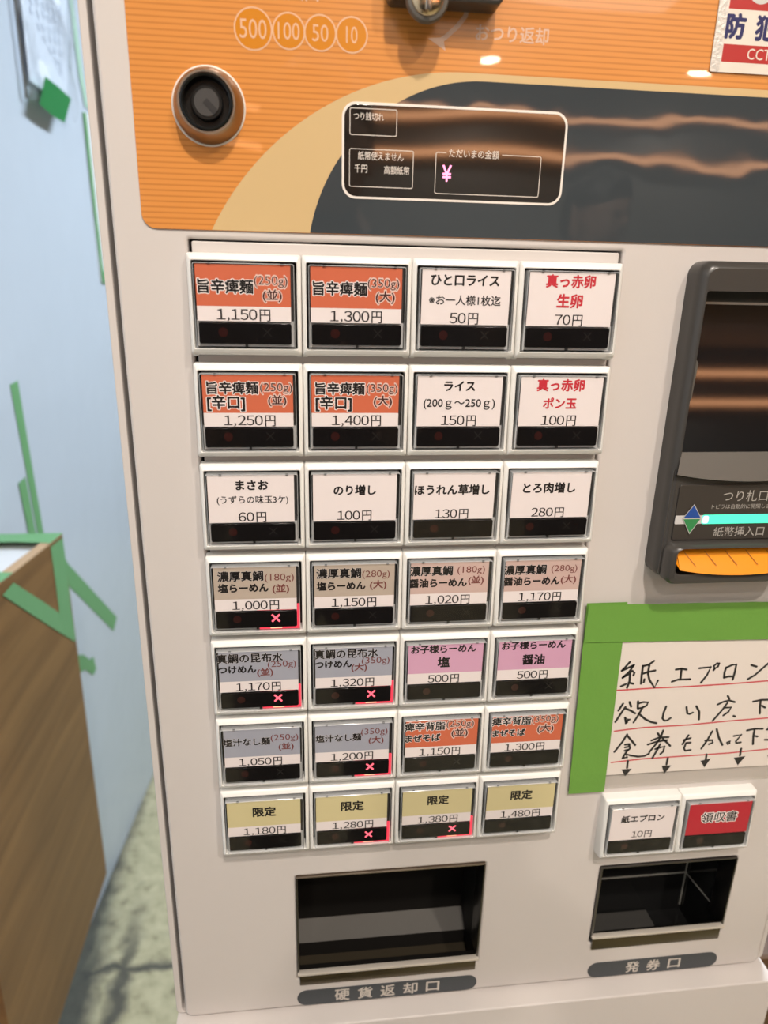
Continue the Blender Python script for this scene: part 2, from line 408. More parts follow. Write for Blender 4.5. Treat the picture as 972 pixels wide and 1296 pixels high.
b = MB(); b.box(-80, 80, -620, 620, -40, 0, prin('fixture_white', (.8, .8, .8), .4), 8); b.build('housing', t)
b = MB(); tube = [[(22 * math.cos(2 * math.pi * k / 20), yy, -64 + 22 * math.sin(2 * math.pi * k / 20)) for k in range(20)] for yy in (-590, 590)]
b.loft(tube, emis('tube_glow', (0.85, 0.93, 1.0), 9), True, True); b.build('tube', t)

# ------------------------------------------------------------------ the ticket machine
MO = (170, 160, 0)
mach = thing('ticket_machine', 'large beige meal ticket vending machine with an orange top and rows of menu buttons', 'ticket machine', MO)
ML = (-MO[0], -MO[1], -MO[2])
def part(b, name, label=None, smooth=40): return b.build(name, mach, ML, smooth, label)

DX0, DX1 = -31.1, 365.6
TOP = 1352.3 + 7.0    # z of the top edge of the first button row (mm)
ZT = 1359.04
PZ = 47.569
POCK = (0.4, 201.4, 1029.2, 1364.7)
COIN = (41.2, 159.8, 918.6, 1002.7)
TICK = (237.0, 331.4, 926.6, 991.9)
# carcass with its flange round the door and the ledge below it
b = MB()
b.plate(rrect(-37.4, 371.6, 893.0, 1600, 3), [rrect(-33.9, 368.1, 893.6, 1596, 4)], 9.5, 66, M['door'], 0.5)
b.plate(rrect(-36.6, 370.8, 885, 1599, 2), [], 75, 248, M['door'], 1)
part(b, 'carcass')
b = MB()
sec = [(-5.6, 0), (-6.4, 889.6), (-6.25, 890.3), (-5.9, 890.8), (-5.3, 891.0), (33, 891.0), (33, 0)]
b.loft([[(xx, yy, zz) for yy, zz in sec] for xx in (-37.0, 371.4)], M['door'], True, True)
part(b, 'lower_panel')
# door leaf
b = MB()
b.plate(rrect(DX0, DX1, 893.6, 1594, 4.5), [rrect(*POCK, 1.0), rrect(*COIN, 1.0), rrect(*TICK, 1.2)], 6.0, 7.0, M['door'], 1.7, 3)
part(b, 'front_door')
# plate the menu buttons are mounted on
b = MB()
b.plate(rrect(1.9, 200.1, 1029.6, 1363.9, 0.8), [], 6.6, 4, M['door'], 0.5)
b.box(0, 202, 12, 13, 1028, 1366, M['recess'])
part(b, 'button_mount')

# ---- menu buttons
def frame_mesh():
    b = MB()
    def yl(t, bt): return lambda z: t + (bt - t) * min(1, max(0, -z / 43.2))
    L = []
    L.append(lift(rrect(0.12, 49.88, -43.6, 0.0, 1.0, 3), 6.3))
    L.append(lift(rrect(0.12, 49.88, -43.6, 0.0, 1.0, 3), yl(0.8, -0.6)))
    L.append(lift(rrect(0.45, 49.55, -43.1, -0.3, 1.0, 3), yl(0.1, -2.2)))
    L.append(lift(rrect(1.0, 49.0, -42.0, -1.1, 1.0, 3), yl(-0.5, -3.0)))
    L.append(lift(rrect(1.75, 48.15, -41.0, -2.7, 0.8, 3), yl(-1.2, -3.6)))
    L.append(lift(rrect(2.05, 47.9, -40.75, -3.1, 0.7, 3), yl(-1.0, -3.4)))
    L.append(lift(rrect(2.15, 47.8, -40.7, -3.15, 0.6, 3), 5.0))
    b.loft(L, M['white'])
    b.box(47.4, 49.8, 2.2, 6.3, -44.6, -42.9, M['white'], 0.3)
    b.box(0.2, 2.6, 2.2, 6.3, -44.6, -42.9, M['white'], 0.3)
    b.poly([(2.1, 4.9, -40.6), (47.9, 4.9, -40.6), (47.9, 4.9, -2.9), (2.1, 4.9, -2.9)], M['recess'])
    return b
def cap_mesh():
    b = MB()
    b.loft([lift(rrect(3.0, 46.8, -40.5, -4.0, .9, 3), 4.5), lift(rrect(3.0, 46.8, -40.5, -4.0, .9, 3), -4.0), lift(rrect(3.35, 46.45, -40.15, -4.35, .7, 3), -4.4)], M['rim'])
    b.poly([(x, -4.4, z) for x, z in rrect(3.35, 46.45, -40.15, -4.35, .7, 3)], M['clear'])
    for u in (9.5, 41.0):
        b.box(u, u + 1.2, -4.2, -3.4, -4.7, -4.0, M['dark'])
    return b
def carrier_mesh():
    b = MB()
    b.box(3.7, 46.1, -2.2, 4.2, -28.4, -4.0, M['recess'])
    b.box(3.5, 46.3, -2.2, 4.2, -39.7, -28.4, M['carrier'])
    b.box(24.4, 25.6, -3.4, -2.0, -39.6, -38.6, M['dark'])
    return b
def cross(b, cu, cv, r, wd, y, mat):
    for s in (1, -1):
        d = Vector((r, s * r)); n = Vector((-d.y, d.x)).normalized() * wd / 2
        P = [(-d - n), (d - n), (d + n), (-d + n)]
        b.poly([(cu + p.x, y, -cv + p.y) for p in P], mat)
def indicator_mesh(lit):
    b = MB()
    b.plate(rrect(4.3, 45.2, -38.5, -29.3, 0.9, 3), [], -3.75, 1.5, M['indic'], 0.25)
    b.poly([(x, -3.78, z) for x, z in circ(14.9, -33.4, 2.1, 20)], M['offdot'])
    cross(b, 34.4, 33.2, 2.0 if lit else 1.9, 0.95 if lit else 0.55, -3.80, M['redled'] if lit else M['offx'])
    return b
def pipe_mesh():
    b = MB()
    b.box(26.0, 46.4, -2.9, -2.15, -39.9, -38.5, M['redpipe'], .2)
    b.box(45.3, 46.75, -2.9, -2.15, -39.9, -26.0, M['redpipe'], .2)
    b.box(31.5, 37.5, -3.1, -2.15, -39.5, -38.75, M['redhot'], .15)
    b.box(25.0, 43.5, -3.3, -3.0, -28.85, -28.45, M['redpipe'])
    return b
frame_proto = frame_mesh(); cap_b = cap_mesh(); car_b = carrier_mesh()
MENU = [
  (0,0,[('旨辛痺麺', 'M', 16.8, 13.8, 23.8), ('(250g)', 'g', 36.5, 11.6, 14.6), ('(並)', 's', 37.0, 17.4, 8.2), ('1,150円', 'p', 24.5, 24.9, 23.7)]),
  (0,1,[('旨辛痺麺', 'M', 17.1, 13.8, 24.0), ('(350g)', 'g', 36.6, 11.7, 14.3), ('(大)', 's', 37.5, 17.2, 8.5), ('1,300円', 'p', 24.7, 25.2, 23.7)]),
  (1,0,[('旨辛痺麺', 'M', 17.8, 10.6, 23.1), ('[辛口]', 'M', 14.6, 17.7, 16.8), ('(250g)', 'g', 37.6, 10.8, 14.8), ('(並)', 's', 38.0, 16.4, 8.2), ('1,250円', 'p', 25.4, 25.1, 23.9)]),
  (1,1,[('旨辛痺麺', 'M', 17.2, 10.7, 22.8), ('[辛口]', 'M', 14.2, 17.8, 16.6), ('(350g)', 'g', 36.9, 10.9, 14.7), ('(大)', 's', 37.4, 16.7, 8.5), ('1,400円', 'p', 25.3, 25.3, 23.6)]),
  (0,2,[('ひと口ライス', 'm', 24.0, 9.1, 31.4), ('※お一人様1枚迄', 'm', 24.3, 17.8, 33.4), ('50円', 'p', 24.5, 25.1, 13.8)]),
  (0,3,[('真っ赤卵', 'r', 23.8, 8.5, 23.4), ('生卵', 'r', 24.1, 17.2, 12.1), ('70円', 'p', 24.7, 24.7, 13.7)]),
  (1,2,[('ライス', 'm', 24.1, 9.3, 14.8), ('(200ｇ～250ｇ)', 'm', 24.4, 18.0, 34.8), ('150円', 'p', 24.7, 25.3, 17.4)]),
  (1,3,[('真っ赤卵', 'r', 24.0, 8.6, 23.5), ('ポン玉', 'r', 24.3, 17.3, 16.6), ('100円', 'p', 24.8, 25.1, 17.8)]),
  (2,0,[('まさお', 'm', 24.9, 9.6, 15.2), ('(うずらの味玉3ケ)', 'm', 25.0, 17.2, 34.0), ('60円', 'p', 24.8, 25.0, 13.7)]),
  (2,1,[('のり増し', 'm', 24.5, 12.7, 20.5), ('100円', 'p', 24.7, 24.8, 17.3)]),
  (2,2,[('ほうれん草増し', 'm', 23.3, 13.1, 37.8), ('130円', 'p', 23.8, 24.8, 17.4)]),
  (2,3,[('とろ肉増し', 'm', 23.3, 12.7, 27.1), ('280円', 'p', 23.9, 24.7, 17.5)]),
  (3,0,[('濃厚真鯛', 'M', 17.4, 9.5, 22.4), ('塩らーめん', 'M', 18.6, 15.9, 24.8), ('(180g)', 'g', 36.7, 11.0, 14.6), ('(並)', 's', 37.3, 17.0, 8.2), ('1,000円', 'p', 24.8, 24.2, 23.7)]),
  (3,1,[('濃厚真鯛', 'M', 16.7, 9.3, 22.6), ('塩らーめん', 'M', 17.9, 16.2, 24.7), ('(280g)', 'g', 35.8, 10.5, 14.2), ('(大)', 's', 37.0, 16.3, 8.4), ('1,150円', 'p', 24.9, 23.6, 23.4)]),
  (3,2,[('濃厚真鯛', 'M', 14.6, 9.3, 22.3), ('醤油らーめん', 'M', 18.5, 16.1, 30.0), ('(180g)', 'g', 35.6, 9.5, 14.6), ('(並)', 's', 38.5, 15.2, 8.0), ('1,020円', 'p', 24.2, 23.6, 23.8)]),
  (3,3,[('濃厚真鯛', 'M', 14.7, 10.0, 22.7), ('醤油らーめん', 'M', 18.9, 16.5, 30.2), ('(280g)', 'g', 36.0, 10.1, 14.2), ('(大)', 's', 38.9, 16.2, 8.2), ('1,170円', 'p', 24.3, 24.1, 23.7)]),
  (4,0,[('真鯛の昆布水', 'M', 20.4, 8.5, 33.9), ('つけめん', 'M', 13.6, 15.1, 19.2), ('(250g)', 'g', 36.8, 13.1, 14.8), ('(並)', 's', 27.9, 17.4, 8.1), ('1,170円', 'p', 24.5, 24.0, 23.7)]),
  (4,1,[('真鯛の昆布水', 'M', 20.9, 8.1, 33.5), ('つけめん', 'M', 14.0, 14.2, 19.2), ('(350g)', 'g', 36.5, 13.2, 15.0), ('(大)', 's', 27.7, 16.8, 8.2), ('1,320円', 'p', 24.5, 23.0, 23.6)]),
  (4,2,[('お子様らーめん', 'm', 23.4, 7.5, 35.4), ('塩', 'm', 23.7, 15.5, 6.4), ('500円', 'p', 24.3, 22.9, 17.6)]),
  (4,3,[('お子様らーめん', 'm', 23.5, 7.3, 35.7), ('醤油', 'm', 24.1, 16.2, 12.3), ('500円', 'p', 24.5, 23.2, 17.9)]),
  (5,0,[('塩汁なし麺', 'M', 16.7, 12.6, 25.0), ('(250g)', 'g', 37.1, 11.2, 14.9), ('(並)', 's', 37.9, 16.8, 8.0), ('1,050円', 'p', 24.0, 24.6, 23.7)]),
  (5,1,[('塩汁なし麺', 'M', 16.7, 13.1, 25.1), ('(350g)', 'g', 36.6, 10.4, 14.8), ('(大)', 's', 37.7, 15.8, 8.2), ('1,200円', 'p', 24.6, 24.0, 23.9)]),
  (5,2,[('痺辛背脂', 'M', 15.1, 8.6, 22.8), ('まぜそば', 'M', 14.1, 16.1, 19.8), ('(250g)', 'g', 35.2, 8.3, 15.7), ('(並)', 's', 35.1, 13.9, 9.1), ('1,150円', 'p', 24.5, 23.8, 23.8)]),
  (5,3,[('痺辛背脂', 'M', 15.0, 8.0, 22.6), ('まぜそば', 'M', 13.9, 15.7, 18.9), ('(350g)', 'g', 34.6, 8.0, 15.7), ('(大)', 's', 35.3, 14.0, 9.3), ('1,300円', 'p', 24.3, 23.1, 23.8)]),
  (6,0,[('限定', 'm', 24.7, 12.4, 12.7), ('1,180円', 'p', 24.8, 25.0, 24.1)]),
  (6,1,[('限定', 'm', 24.8, 12.2, 12.8), ('1,280円', 'p', 25.4, 23.9, 24.0)]),
  (6,2,[('限定', 'm', 25.0, 12.0, 12.3), ('1,380円', 'p', 25.6, 24.2, 24.1)]),
  (6,3,[('限定', 'm', 25.2, 12.1, 12.9), ('1,480円', 'p', 25.8, 24.7, 24.6)]),
]

BAND = {(0,0):'orange',(0,1):'orange',(1,0):'orange',(1,1):'orange',(3,0):'beige',(3,1):'beige',(3,2):'pinkb',(3,3):'pinkb',(4,0):'blue',(4,1):'blue',
        (4,2):'pink',(4,3):'pink',(5,0):'blue',(5,1):'blue',(5,2):'orange',(5,3):'orange',(6,0):'yellow',(6,1):'yellow',(6,2):'yellow',(6,3):'yellow'}
LIT = {(3,0),(4,0),(4,1),(5,1),(6,1),(6,2)}
MENU.append(('x', 0, [('紙エプロン', 'm', 24.2, 12.7, 27.7), ('10円', 'p', 25.2, 24.6, 13.4)]))
MENU.append(('x', 1, [('領収書', 'H', 24.8, 15.7, 23.6)]))
BANDNAME = {'orange': 'orange', 'beige': 'taupe', 'pinkb': 'dusty pink', 'blue': 'grey-blue', 'pink': 'pink', 'yellow': 'pale yellow', 'redc': 'red'}
frame_me = cap_me = car_me = None; ind_me = {}; pipe_me = None
def shared(b, me, name, parent, loc):
    if me is None:
        o = b.build(name, parent, loc); return o, o.data
    o = bpy.data.objects.new(name, me); C.objects.link(o); o.parent = parent; o.location = [c * .001 for c in loc]
    return o, me
def price(b, t, cu, base, wd, y, mat):
    # yen price: wide figures with a foot on the 1, one shared figure width
    adv = [2.4 if ch == ',' else (6.6 if ch == '円' else 3.85) for ch in t]; tot = sum(adv) - 0.75; k = wd / tot; x = cu - wd / 2 - 0.3 * k
    for ch, a in zip(t, adv):
        full = {',': '，', '円': '円'}.get(ch, chr(ord(ch) + 0xFEE0) if ch.isdigit() else ch)
        vs, fs, bx = glyphs(full, 0)
        mx = (bx[0] + bx[1]) / 2; sz = 6.2
        sx = 5.6 * k if ch == '円' else (6.9 * k if ch == '1' else 6.6 * k)
        if ch == ',': sz = 4.6; sx = 5.0
        oz = base + (0.95 if ch == '円' else (-0.0 if ch == ',' else 0.12))
        z0 = bx[2] if ch in '円' else 0.0
        if ch == '円': sz = 6.1; z0 = bx[2]; oz = base - 0.45
        for i, dx in enumerate((0, 0.07, 0.14)):
            b.add([(x + a * k / 2 + (px - mx) * sx + dx, y + i * .002, oz + (pz - z0) * sz) for px, pz in vs], fs, mat)
        x += a * k
for r, c, items in MENU:
    if r == 'x': tl = (230.1 + 50.1 * c, 0.0, 1050.6); band = [None, 'redc'][c]; lit = False
    else: tl = (50.0 * c, 0.0, ZT - r * PZ); band = BAND.get((r, c)); lit = (r, c) in LIT
    title = ' '.join(i[0] for i in items)
    fo, frame_me = shared(frame_proto, frame_me, 'menu_button', mach, [tl[k] - MO[k] for k in range(3)])
    fo['label'] = 'menu button %s, %s card%s' % (title, (BANDNAME[band] + ' and white' if band and band != 'redc' else band and 'red' or 'white'), ', lit red cross' if lit else '')
    _, car_me = shared(car_b, car_me, 'card_holder', fo, (0, 0, 0))
    # printed card
    b = MB()
    du = random.uniform(-.3, .3); y0 = -3.55
    b.box(4.1 + du, 45.2 + du, y0, y0 + 0.3, -28.6, -4.7, M['card'] if band != 'redc' else M['redc'])
    if band and band != 'redc':
        b.poly([(4.1 + du, y0 - .02, -22.2), (45.2 + du, y0 - .02, -22.2), (45.2 + du, y0 - .02, -4.7), (4.1 + du, y0 - .02, -4.7)], M[band])
    for (t, st, u, v, wd) in items:
        yo = y0 - 0.05; yi = y0 - 0.08
        if st in 'MH':
            if band in ('orange', 'redc'): b.text(t, u, -v, wd, yo, M['halo'], 0.09)
            elif band: b.text(t, u, -v, wd, yo, M['halo'], 0.045)
            kana = sum(0x3040 <= ord(ch) < 0x3100 for ch in t) / len(t)
            b.text(t, u, -v, wd, yi, M['ink'], 0.014 if st == 'H' else (0.044 if kana > .4 else 0.032))
        elif st == 'm': b.text(t, u, -v, wd, yi, M['ink'] if r != 'x' else M['inkgrey'], 0.034 if t[0] not in '※(' else 0.014)
        elif st == 'r': b.text(t, u, -v, wd, yi, M['inkred'], 0.034)
        elif st in 'gs':
            if band == 'orange': b.text(t, u, -v, wd, yo, M['halo2'], 0.05 if st == 'g' else 0.085)
            b.text(t, u, -v, wd, yi, M['inkbrown' if band != 'orange' else 'inkdk'], 0.0 if st == 'g' else 0.024, hscale=0.88 if st == 'g' else 0.9)
        elif st == 'p':
            price(b, t, u, -28.05 if r != 'x' else -27.0, wd, yi, M['inkgrey'])
    b.build('label_card', fo, smooth=0)
    io, ind_me[lit] = shared(indicator_mesh(lit) if ind_me.get(lit) is None else None, ind_me.get(lit), 'indicator_window', fo, (0, 0, 0))
    if lit: _, pipe_me = shared(pipe_mesh() if pipe_me is None else None, pipe_me, 'indicator_lamp', fo, (0, 0, 0))
    _, cap_me = shared(cap_b, cap_me, 'button_cap', fo, (0, 0, 0))

# ---- orange graphic panel
b = MB()
PX0, PX1, PZ0, PZ1 = -18.3, 352.0, 1368.4, 1574.0
b.plate(rrect(PX0, PX1, PZ0, PZ1, 6), [], 5.3, 0.8, M['film'], 0.15)
def arc(cx, cz, r, a0, a1, n=40): return [(cx + r * math.cos(math.radians(a0 + (a1 - a0) * i / n)), cz + r * math.sin(math.radians(a0 + (a1 - a0) * i / n))) for i in range(n + 1)]
zb = PZ0 + 0.2; xr = PX1 - 0.2
a0 = 180 - math.degrees(math.asin((zb - 1309.5) / 124.7))
out = arc(121.1, 1309.5, 124.7, a0, 90) + [(xr, 1434.2), (xr, zb)]
b.poly([(x, 5.26, z) for x, z in out], M['cream'])
a1 = 180 - math.degrees(math.asin((zb - 1354.5) / 76.8))
out = arc(129.6, 1354.5, 76.8, a1, 90) + [(xr, 1431.3), (xr, zb)]
b.poly([(x, 5.23, z) for x, z in out], M['slate'])
# coin emblems
for cx, rr, tx, tw in ((31.9, 7.8, '500', 10.9), (46.3, 6.75, '100', 8.9), (59.2, 6.7, '50', 6.6), (72.2, 6.7, '10', 4.7)):
    b.poly([(x, 5.20 - cx * .0001, z) for x, z in circ(cx, 1445.4, rr)], M['coinring'])
    b.poly([(x, 5.17 - cx * .0001, z) for x, z in circ(cx, 1445.4, rr - .62)], M['coinfill'])
    b.text(tx, cx, 1445.4, tw, 5.12, M['coinring'], 0.0, ht=6.9 if tx == '500' else 6.1)
b.text('投入口', 48.8, 1459.4, 19.3, 5.2, M['filmtext'], 0.02)
b.text('おつり返却', 140.4, 1449.3, 31.6, 5.2, M['filmtext'], 0.018)
ar = [(121.6, 1462.5), (121.1, 1459.8), (119.7, 1454.7), (116.4, 1450.8), (111.7, 1446.8), (109.5, 1445.4)]
b.stroke(ar, 1.9, 5.2, M['filmtext'])
b.poly([(104.2, 1446.0), (111.9, 1441.8), (112.6, 1447.4)] and [(104.2, 5.19, 1446.0), (111.9, 5.19, 1441.8), (110.6, 5.19, 1446.6)], M['filmtext'])
part(b, 'graphic_panel', 'orange striped film panel with a cream arc and slate field')

# ---- price display
b = MB()
b.plate(rrect(68.2, 168.4, 1383.2, 1421.2, 6, 8), [], 5.0, 1.0, M['dispborder'], 0.1)
b.plate(rrect(69.2, 167.4, 1384.2, 1420.2, 5.2, 8), [], 4.9, 0.6, M['dispglass'], 0.1)
def linebox(x0, x1, z0, z1, gaps=()):
    wl_ = 0.28; y = 4.86
    lp = rrect(x0, x1, z0, z1, 0.8, 3); 
    b.plate(lp, [rrect(x0 + wl_, x1 - wl_, z0 + wl_, z1 - wl_, 0.6, 3)], y, 0.03, M['dispprint'])
    for g0, g1 in gaps: b.poly([(g0, y - .04, z1 - .5), (g1, y - .04, z1 - .5), (g1, y - .04, z1 + .1), (g0, y - .04, z1 + .1)], M['dispglass'])
linebox(71.5, 92.0, 1408.4, 1418.8); linebox(71.4, 99.7, 1388.0, 1403.2); linebox(109.5, 157.5, 1386.4, 1403.2, [(114.2, 139.4)])
for t, cx, cz, wd in (('つり銭切れ', 79.7, 1415.7, 13.0), ('紙幣使えません', 85.2, 1400.5, 20.0), ('千円', 76.5, 1395.4, 5.6), ('高額紙幣', 92.4, 1395.2, 11.3), ('ただいまの金額', 126.7, 1403.0, 22.6)):
    b.text(t, cx, cz, wd, 4.80, M['dispprint'], 0.004, hscale=1.22 if cx < 110 else 1.1)
b.text('¥', 114.8, 1394.8, 4.0, 4.80, M['yen'], 0.015, ht=6.4)
part(b, 'price_display', 'black glossy price display with white outlined fields')

# ---- key lock
b = MB()
b.lathe(12.6, 1416.5, [(15.2, 6), (15.2, 5.2), (14.9, 4.8), (14.5, 4.7)], M['dispborder'], 48, False)
b.lathe(12.6, 1416.5, [(14.6, 4.8), (14.0, 2.6), (12.4, -2.2), (11.6, -3.4), (10.8, -3.4), (10.5, -2.6)], M['brass'], 48, False)
lock = part(b, 'key_lock', 'round metal key lock with a black core')
b = MB()
b.lathe(12.6, 1416.5, [(10.7, -1.0), (10.6, -3.6), (10.0, -4.2), (9.3, -3.6), (8.9, -1.0), (8.8, 0.6), (6.6, 0.6), (6.5, -1.6), (6.1, -2.0), (5.2, -2.0)], M['corebl'], 48, True)
b.lathe(12.6, 1416.5, [(5.2, -1.9), (5.0, -2.3), (2.2, -2.3)], M['keymetal'], 32, True)
d = Vector((0.72, -0.70)); n = Vector((0.70, 0.72))
P = [d * 5.0 + n * 1.25, d * -1.0 + n * 1.25, d * -1.0 - n * 1.25, d * 5.0 - n * 1.25]
b.poly([(12.6 + p.x, -2.45, 1416.5 + p.y) for p in P], M['dark'])
b.build('lock_core', lock)

# ---- coin inlet plate and return knob
b = MB()
b.plate(rrect(86.3, 132.6, 1455.9, 1512, 2.5), [rrect(112, 116, 1480, 1506, 1.6)], -7.0, 12.6, M['bezel'], 1.2)
inlet = part(b, 'coin_inlet', 'dark coin inlet plate')
b = MB()
b.lathe(101.2, 1455.8, [(8.6, -6.9), (8.6, -8.6), (8.0, -9.5), (6.9, -9.8), (6.5, -9.4)], M['bezel_lip'], 40, False)
b.lathe(101.2, 1455.8, [(6.6, -9.4), (6.2, -10.4), (5.2, -11.0), (2.0, -11.4)], prin('knob_brass', (0.70, 0.55, 0.36), 0.18, metal=1.0), 40, True)
b.box(99.9, 102.5, -12.6, -11.2, 1450.6, 1461.0, M['steel'], .6)
b.build('return_knob', inlet, label='metal return knob in a grey collar')

# ---- coin return tray and ticket outlet
def tray(name, X0, X1, Z0, Z1, kind, label):
    b = MB(); d = 62
    x0, x1, z0, z1 = X0 + .3, X1 - .3, Z0 + .3, Z1 - .3
    sd = M['steeldark']; st = M['steel']; dk_ = M['traydark']; sb = M['trayband']
    if kind == 'coin':
        pr = [(6.5, z1), (52, z1 - 1), (52, 917), (39, 909.5), (37, 900), (14.5, 899), (13.4, z0 + 2), (7, z0 + 6), (4.5, z0 + 6.4)]
        mats = [dk_, dk_, sb, dk_, M['traybrown'], dk_, dk_, st]  # faces of one steel bin, with shade and dark reflections put into their colours
    else:
        pr = [(6.5, z1), (52, z1 - 1), (52, z0 - 30), (22, z0 - 30), (13.6, z0 - 2), (8, z0 + 7.4), (4.5, z0 + 7.8)]
        gk = M['outlet_black']; mats = [gk, gk, gk, gk, gk, st]
        # pale acrylic edges, and the grey flap lying in the bin
        ed = M['acrylic_edge']
        b.box(x0, x1, 51.2, 51.9, 932.0, 932.8, ed); b.box(x1 - 1.6, x1 - .8, 50.8, 51.8, z0 - 25, z1 - 2, ed)
        b.loft([[(x1 - .4 - q, yy, zz), (x1 - .4 - q, yy, zz + .9), (x1 - .1 - q, yy, zz + .9), (x1 - .1 - q, yy, zz)] for yy, zz, q in ((51, 931, 0), (12, 938, 0))], ed, True, True)
        b.box(x0 + 1, x0 + 66, 24, 51, z0 - 29.5, z0 - 27.5, M['flap'], .4)
    for k in range(len(pr) - 1):
        (ya_, za), (yb_, zb_) = pr[k], pr[k + 1]
        b.poly([(x0, ya_, za), (x1, ya_, za), (x1, yb_, zb_), (x0, yb_, zb_)], mats[k])
    for xx in (x0, x1):
        b.poly([(xx, p[0], p[1]) for p in pr], dk_ if kind == 'coin' else M['outlet_black'])
    # folded front lip
    b.box(x0 - .3, x1 + .3, 2.6, 6.4, z0 + 5.0 if kind == 'coin' else z0 + 6.2, z0 + 6.8 if kind == 'coin' else z0 + 8.0, M['lip'], .5)
    b.box(x0 + 1, x1 - 1, 4.6, 6.4, z0 - 5.2, z0 + 5.2, prin('lip_front', (0.10, 0.08, 0.05), 0.25, metal=0.9), .4)
    # thin frame edges at the sides and the top
    b.box(x0 - .3, x0 + .8, 4.6, 20, z0 + 5, z1, sd, .2); b.box(x1 - .8, x1 + .3, 4.6, 20, z0 + 5, z1, sd, .2)
    b.box(x0 - .3, x1 + .3, 4.9, 20, z1 - .6, z1 + .2, M['brass'] if kind == 'coin' else sd, .2)
    return part(b, name, label, 30)
tray('coin_return_tray', *COIN, 'coin', 'dark steel coin return bin')
tray('ticket_outlet', *TICK, 'ticket', 'glossy black ticket outlet bin')
for nm, x0, x1, z0, z1, tx, tc_, tw in (('name_strip', 40.5, 160.6, 894.6, 907.6, '硬貨返却口', 100.2, 70.5), ('name_strip', 238.7, 333.4, 894.5, 908.0, '発券口', 286.2, 40.5)):
    b = MB(); b.plate(rrect(x0, x1, z0, z1, (z1 - z0) / 2 - .05, 8), [], 5.7, .4, M['pill'], .05)
    cw = 10.0
    for i, ch in enumerate(tx):
        px = tc_ - tw / 2 + cw / 2 + (tw - cw) * i / (len(tx) - 1)
        b.text(ch, px, (z0 + z1) / 2, 9.4 if ch != '口' else 8.6, 5.6, M['pilltext'], 0.022, ht=9.6 if ch != '口' else 8.2)
    part(b, nm, 'slate oval strip reading ' + tx)

# ---- banknote unit
b = MB()
BX0, BX1 = 235.4, 319.2
BZ0, BZ1 = 1200.5, 1361.3
def rr(i, y, zi=None): return lift(rrect(BX0 + i, BX1 - i, BZ0 + (zi if zi is not None else i), BZ1 - i, max(6.5 - i * .6, 2), 6), y)
win = rrect(238.6, 316.0, 1262.0, 1347.6, 2.0, 6)
b.loft([rr(0, 6), rr(0, -2.0), rr(.5, -4.6), rr(1.6, -6.6), rr(3.0, -7.6), rr(3.6, -7.8)], M['bezel'])
b.plate(rrect(BX0 + 3.4, BX1 - 3.4, BZ0 + 3.4, BZ1 - 3.4, 4.4, 6), [rrect(238.9, 315.7, 1261.5, 1347.8, 1.5, 3)], -7.8, 1.0, M['bezel'])
b.plate(rrect(BX0 + 1.5, BX1 - 1.5, BZ0 + 2, 1263, 3, 4), [], -7.0, 12.6, M['bezel'])
# recess round the leaning window, coloured black for the shade inside
for f in ([(238.9, -7.8, 1347.8), (315.7, -7.8, 1347.8), (315.7, 9, 1341.5), (238.9, 9, 1341.5)],
          [(238.9, -7.8, 1347.8), (238.9, 9, 1341.5), (238.9, 9, 1261.5), (238.9, -7.8, 1261.5)],
          [(315.7, -7.8, 1347.8), (315.7, 9, 1341.5), (315.7, 9, 1261.5), (315.7, -7.8, 1261.5)]): b.poly(f, M['dark'])
for s_, xx in ((1, 239.0), (-1, 315.6)):   # small clips at the sides of the window
    b.plate([(xx, 1293.6), (xx + s_ * 2.6, 1297), (xx + s_ * 3.2, 1314), (xx, 1318.6)][::s_], [], -4.6, 4, M['bezel_lip'], .3)
# sloping lip below the window, its lower edge bowed
N = 16; up = []; lo = []
for i in range(N + 1):
    t = i / N; x = 239.2 + t * 76.2; bow = 1 - (2 * t - 1) ** 2
    up.append((x, -7.2, 1270.0)); lo.append((236.9 + t * 80.8, -10.4 - 1.6 * bow, 1259.2 - 3.4 * bow))
b.add(up + lo, [(i, i + 1, N + 2 + i, N + 1 + i) for i in range(N)], M['bezel_lip'])
und = [(p[0], -7.4, p[2] - 1.6) for p in lo]
b.add(lo + und, [(i, i + 1, N + 2 + i, N + 1 + i) for i in range(N)], M['bezel'])
b.poly([(239.2, -7.2, 1270), (315.4, -7.2, 1270), (315.4, 6, 1272), (239.2, 6, 1272)], M['bezel_lip'])
# rounded mouth round the tray
b.loft([lift(rrect(237.6, 317.0, 1200.2, 1222.4, 5, 6), -6), lift(rrect(237.6, 317.0, 1200.2, 1222.4, 5, 6), -13.0),
        lift(rrect(238.6, 316.0, 1201.2, 1221.6, 4.6, 6), -15.2), lift(rrect(240.6, 314.0, 1203.0, 1221.0, 4, 6), -16.0), lift(rrect(241.6, 313.0, 1206.2, 1220.6, 3, 6), -15.0),
        lift(rrect(242.2, 312.4, 1206.6, 1220.4, 3, 6), -3.0)], M['bezel'], cap1=True)
bill = part(b, 'banknote_unit', 'dark grey banknote unit with a leaning black window')
b = MB()
b.add([(239.0, -6.6, 1269.8), (315.6, -6.6, 1269.8), (315.6, 6.2, 1342.6), (239.0, 6.2, 1342.6),
       (239.0, -4.6, 1269.8), (315.6, -4.6, 1269.8), (315.6, 8.2, 1342.6), (239.0, 8.2, 1342.6)],
      [(0, 1, 2, 3), (5, 4, 7, 6), (3, 2, 6, 7), (4, 5, 1, 0), (4, 0, 3, 7), (1, 5, 6, 2)], M['bwin'])
b.build('note_window', bill, smooth=0)
b = MB()
b.plate(rrect(240.6, 314.0, 1223.2, 1253.2, 1.2), [], -8.6, 1.2, M['plate_dk'], .2)
b.text('つり札口', 277.4, 1247.1, 24.9, -8.75, M['plate_text'], 0.0)
b.text('トビラは自動的に開閉します', 277.4, 1241.4, 35.4, -8.75, M['plate_text'], 0.0)
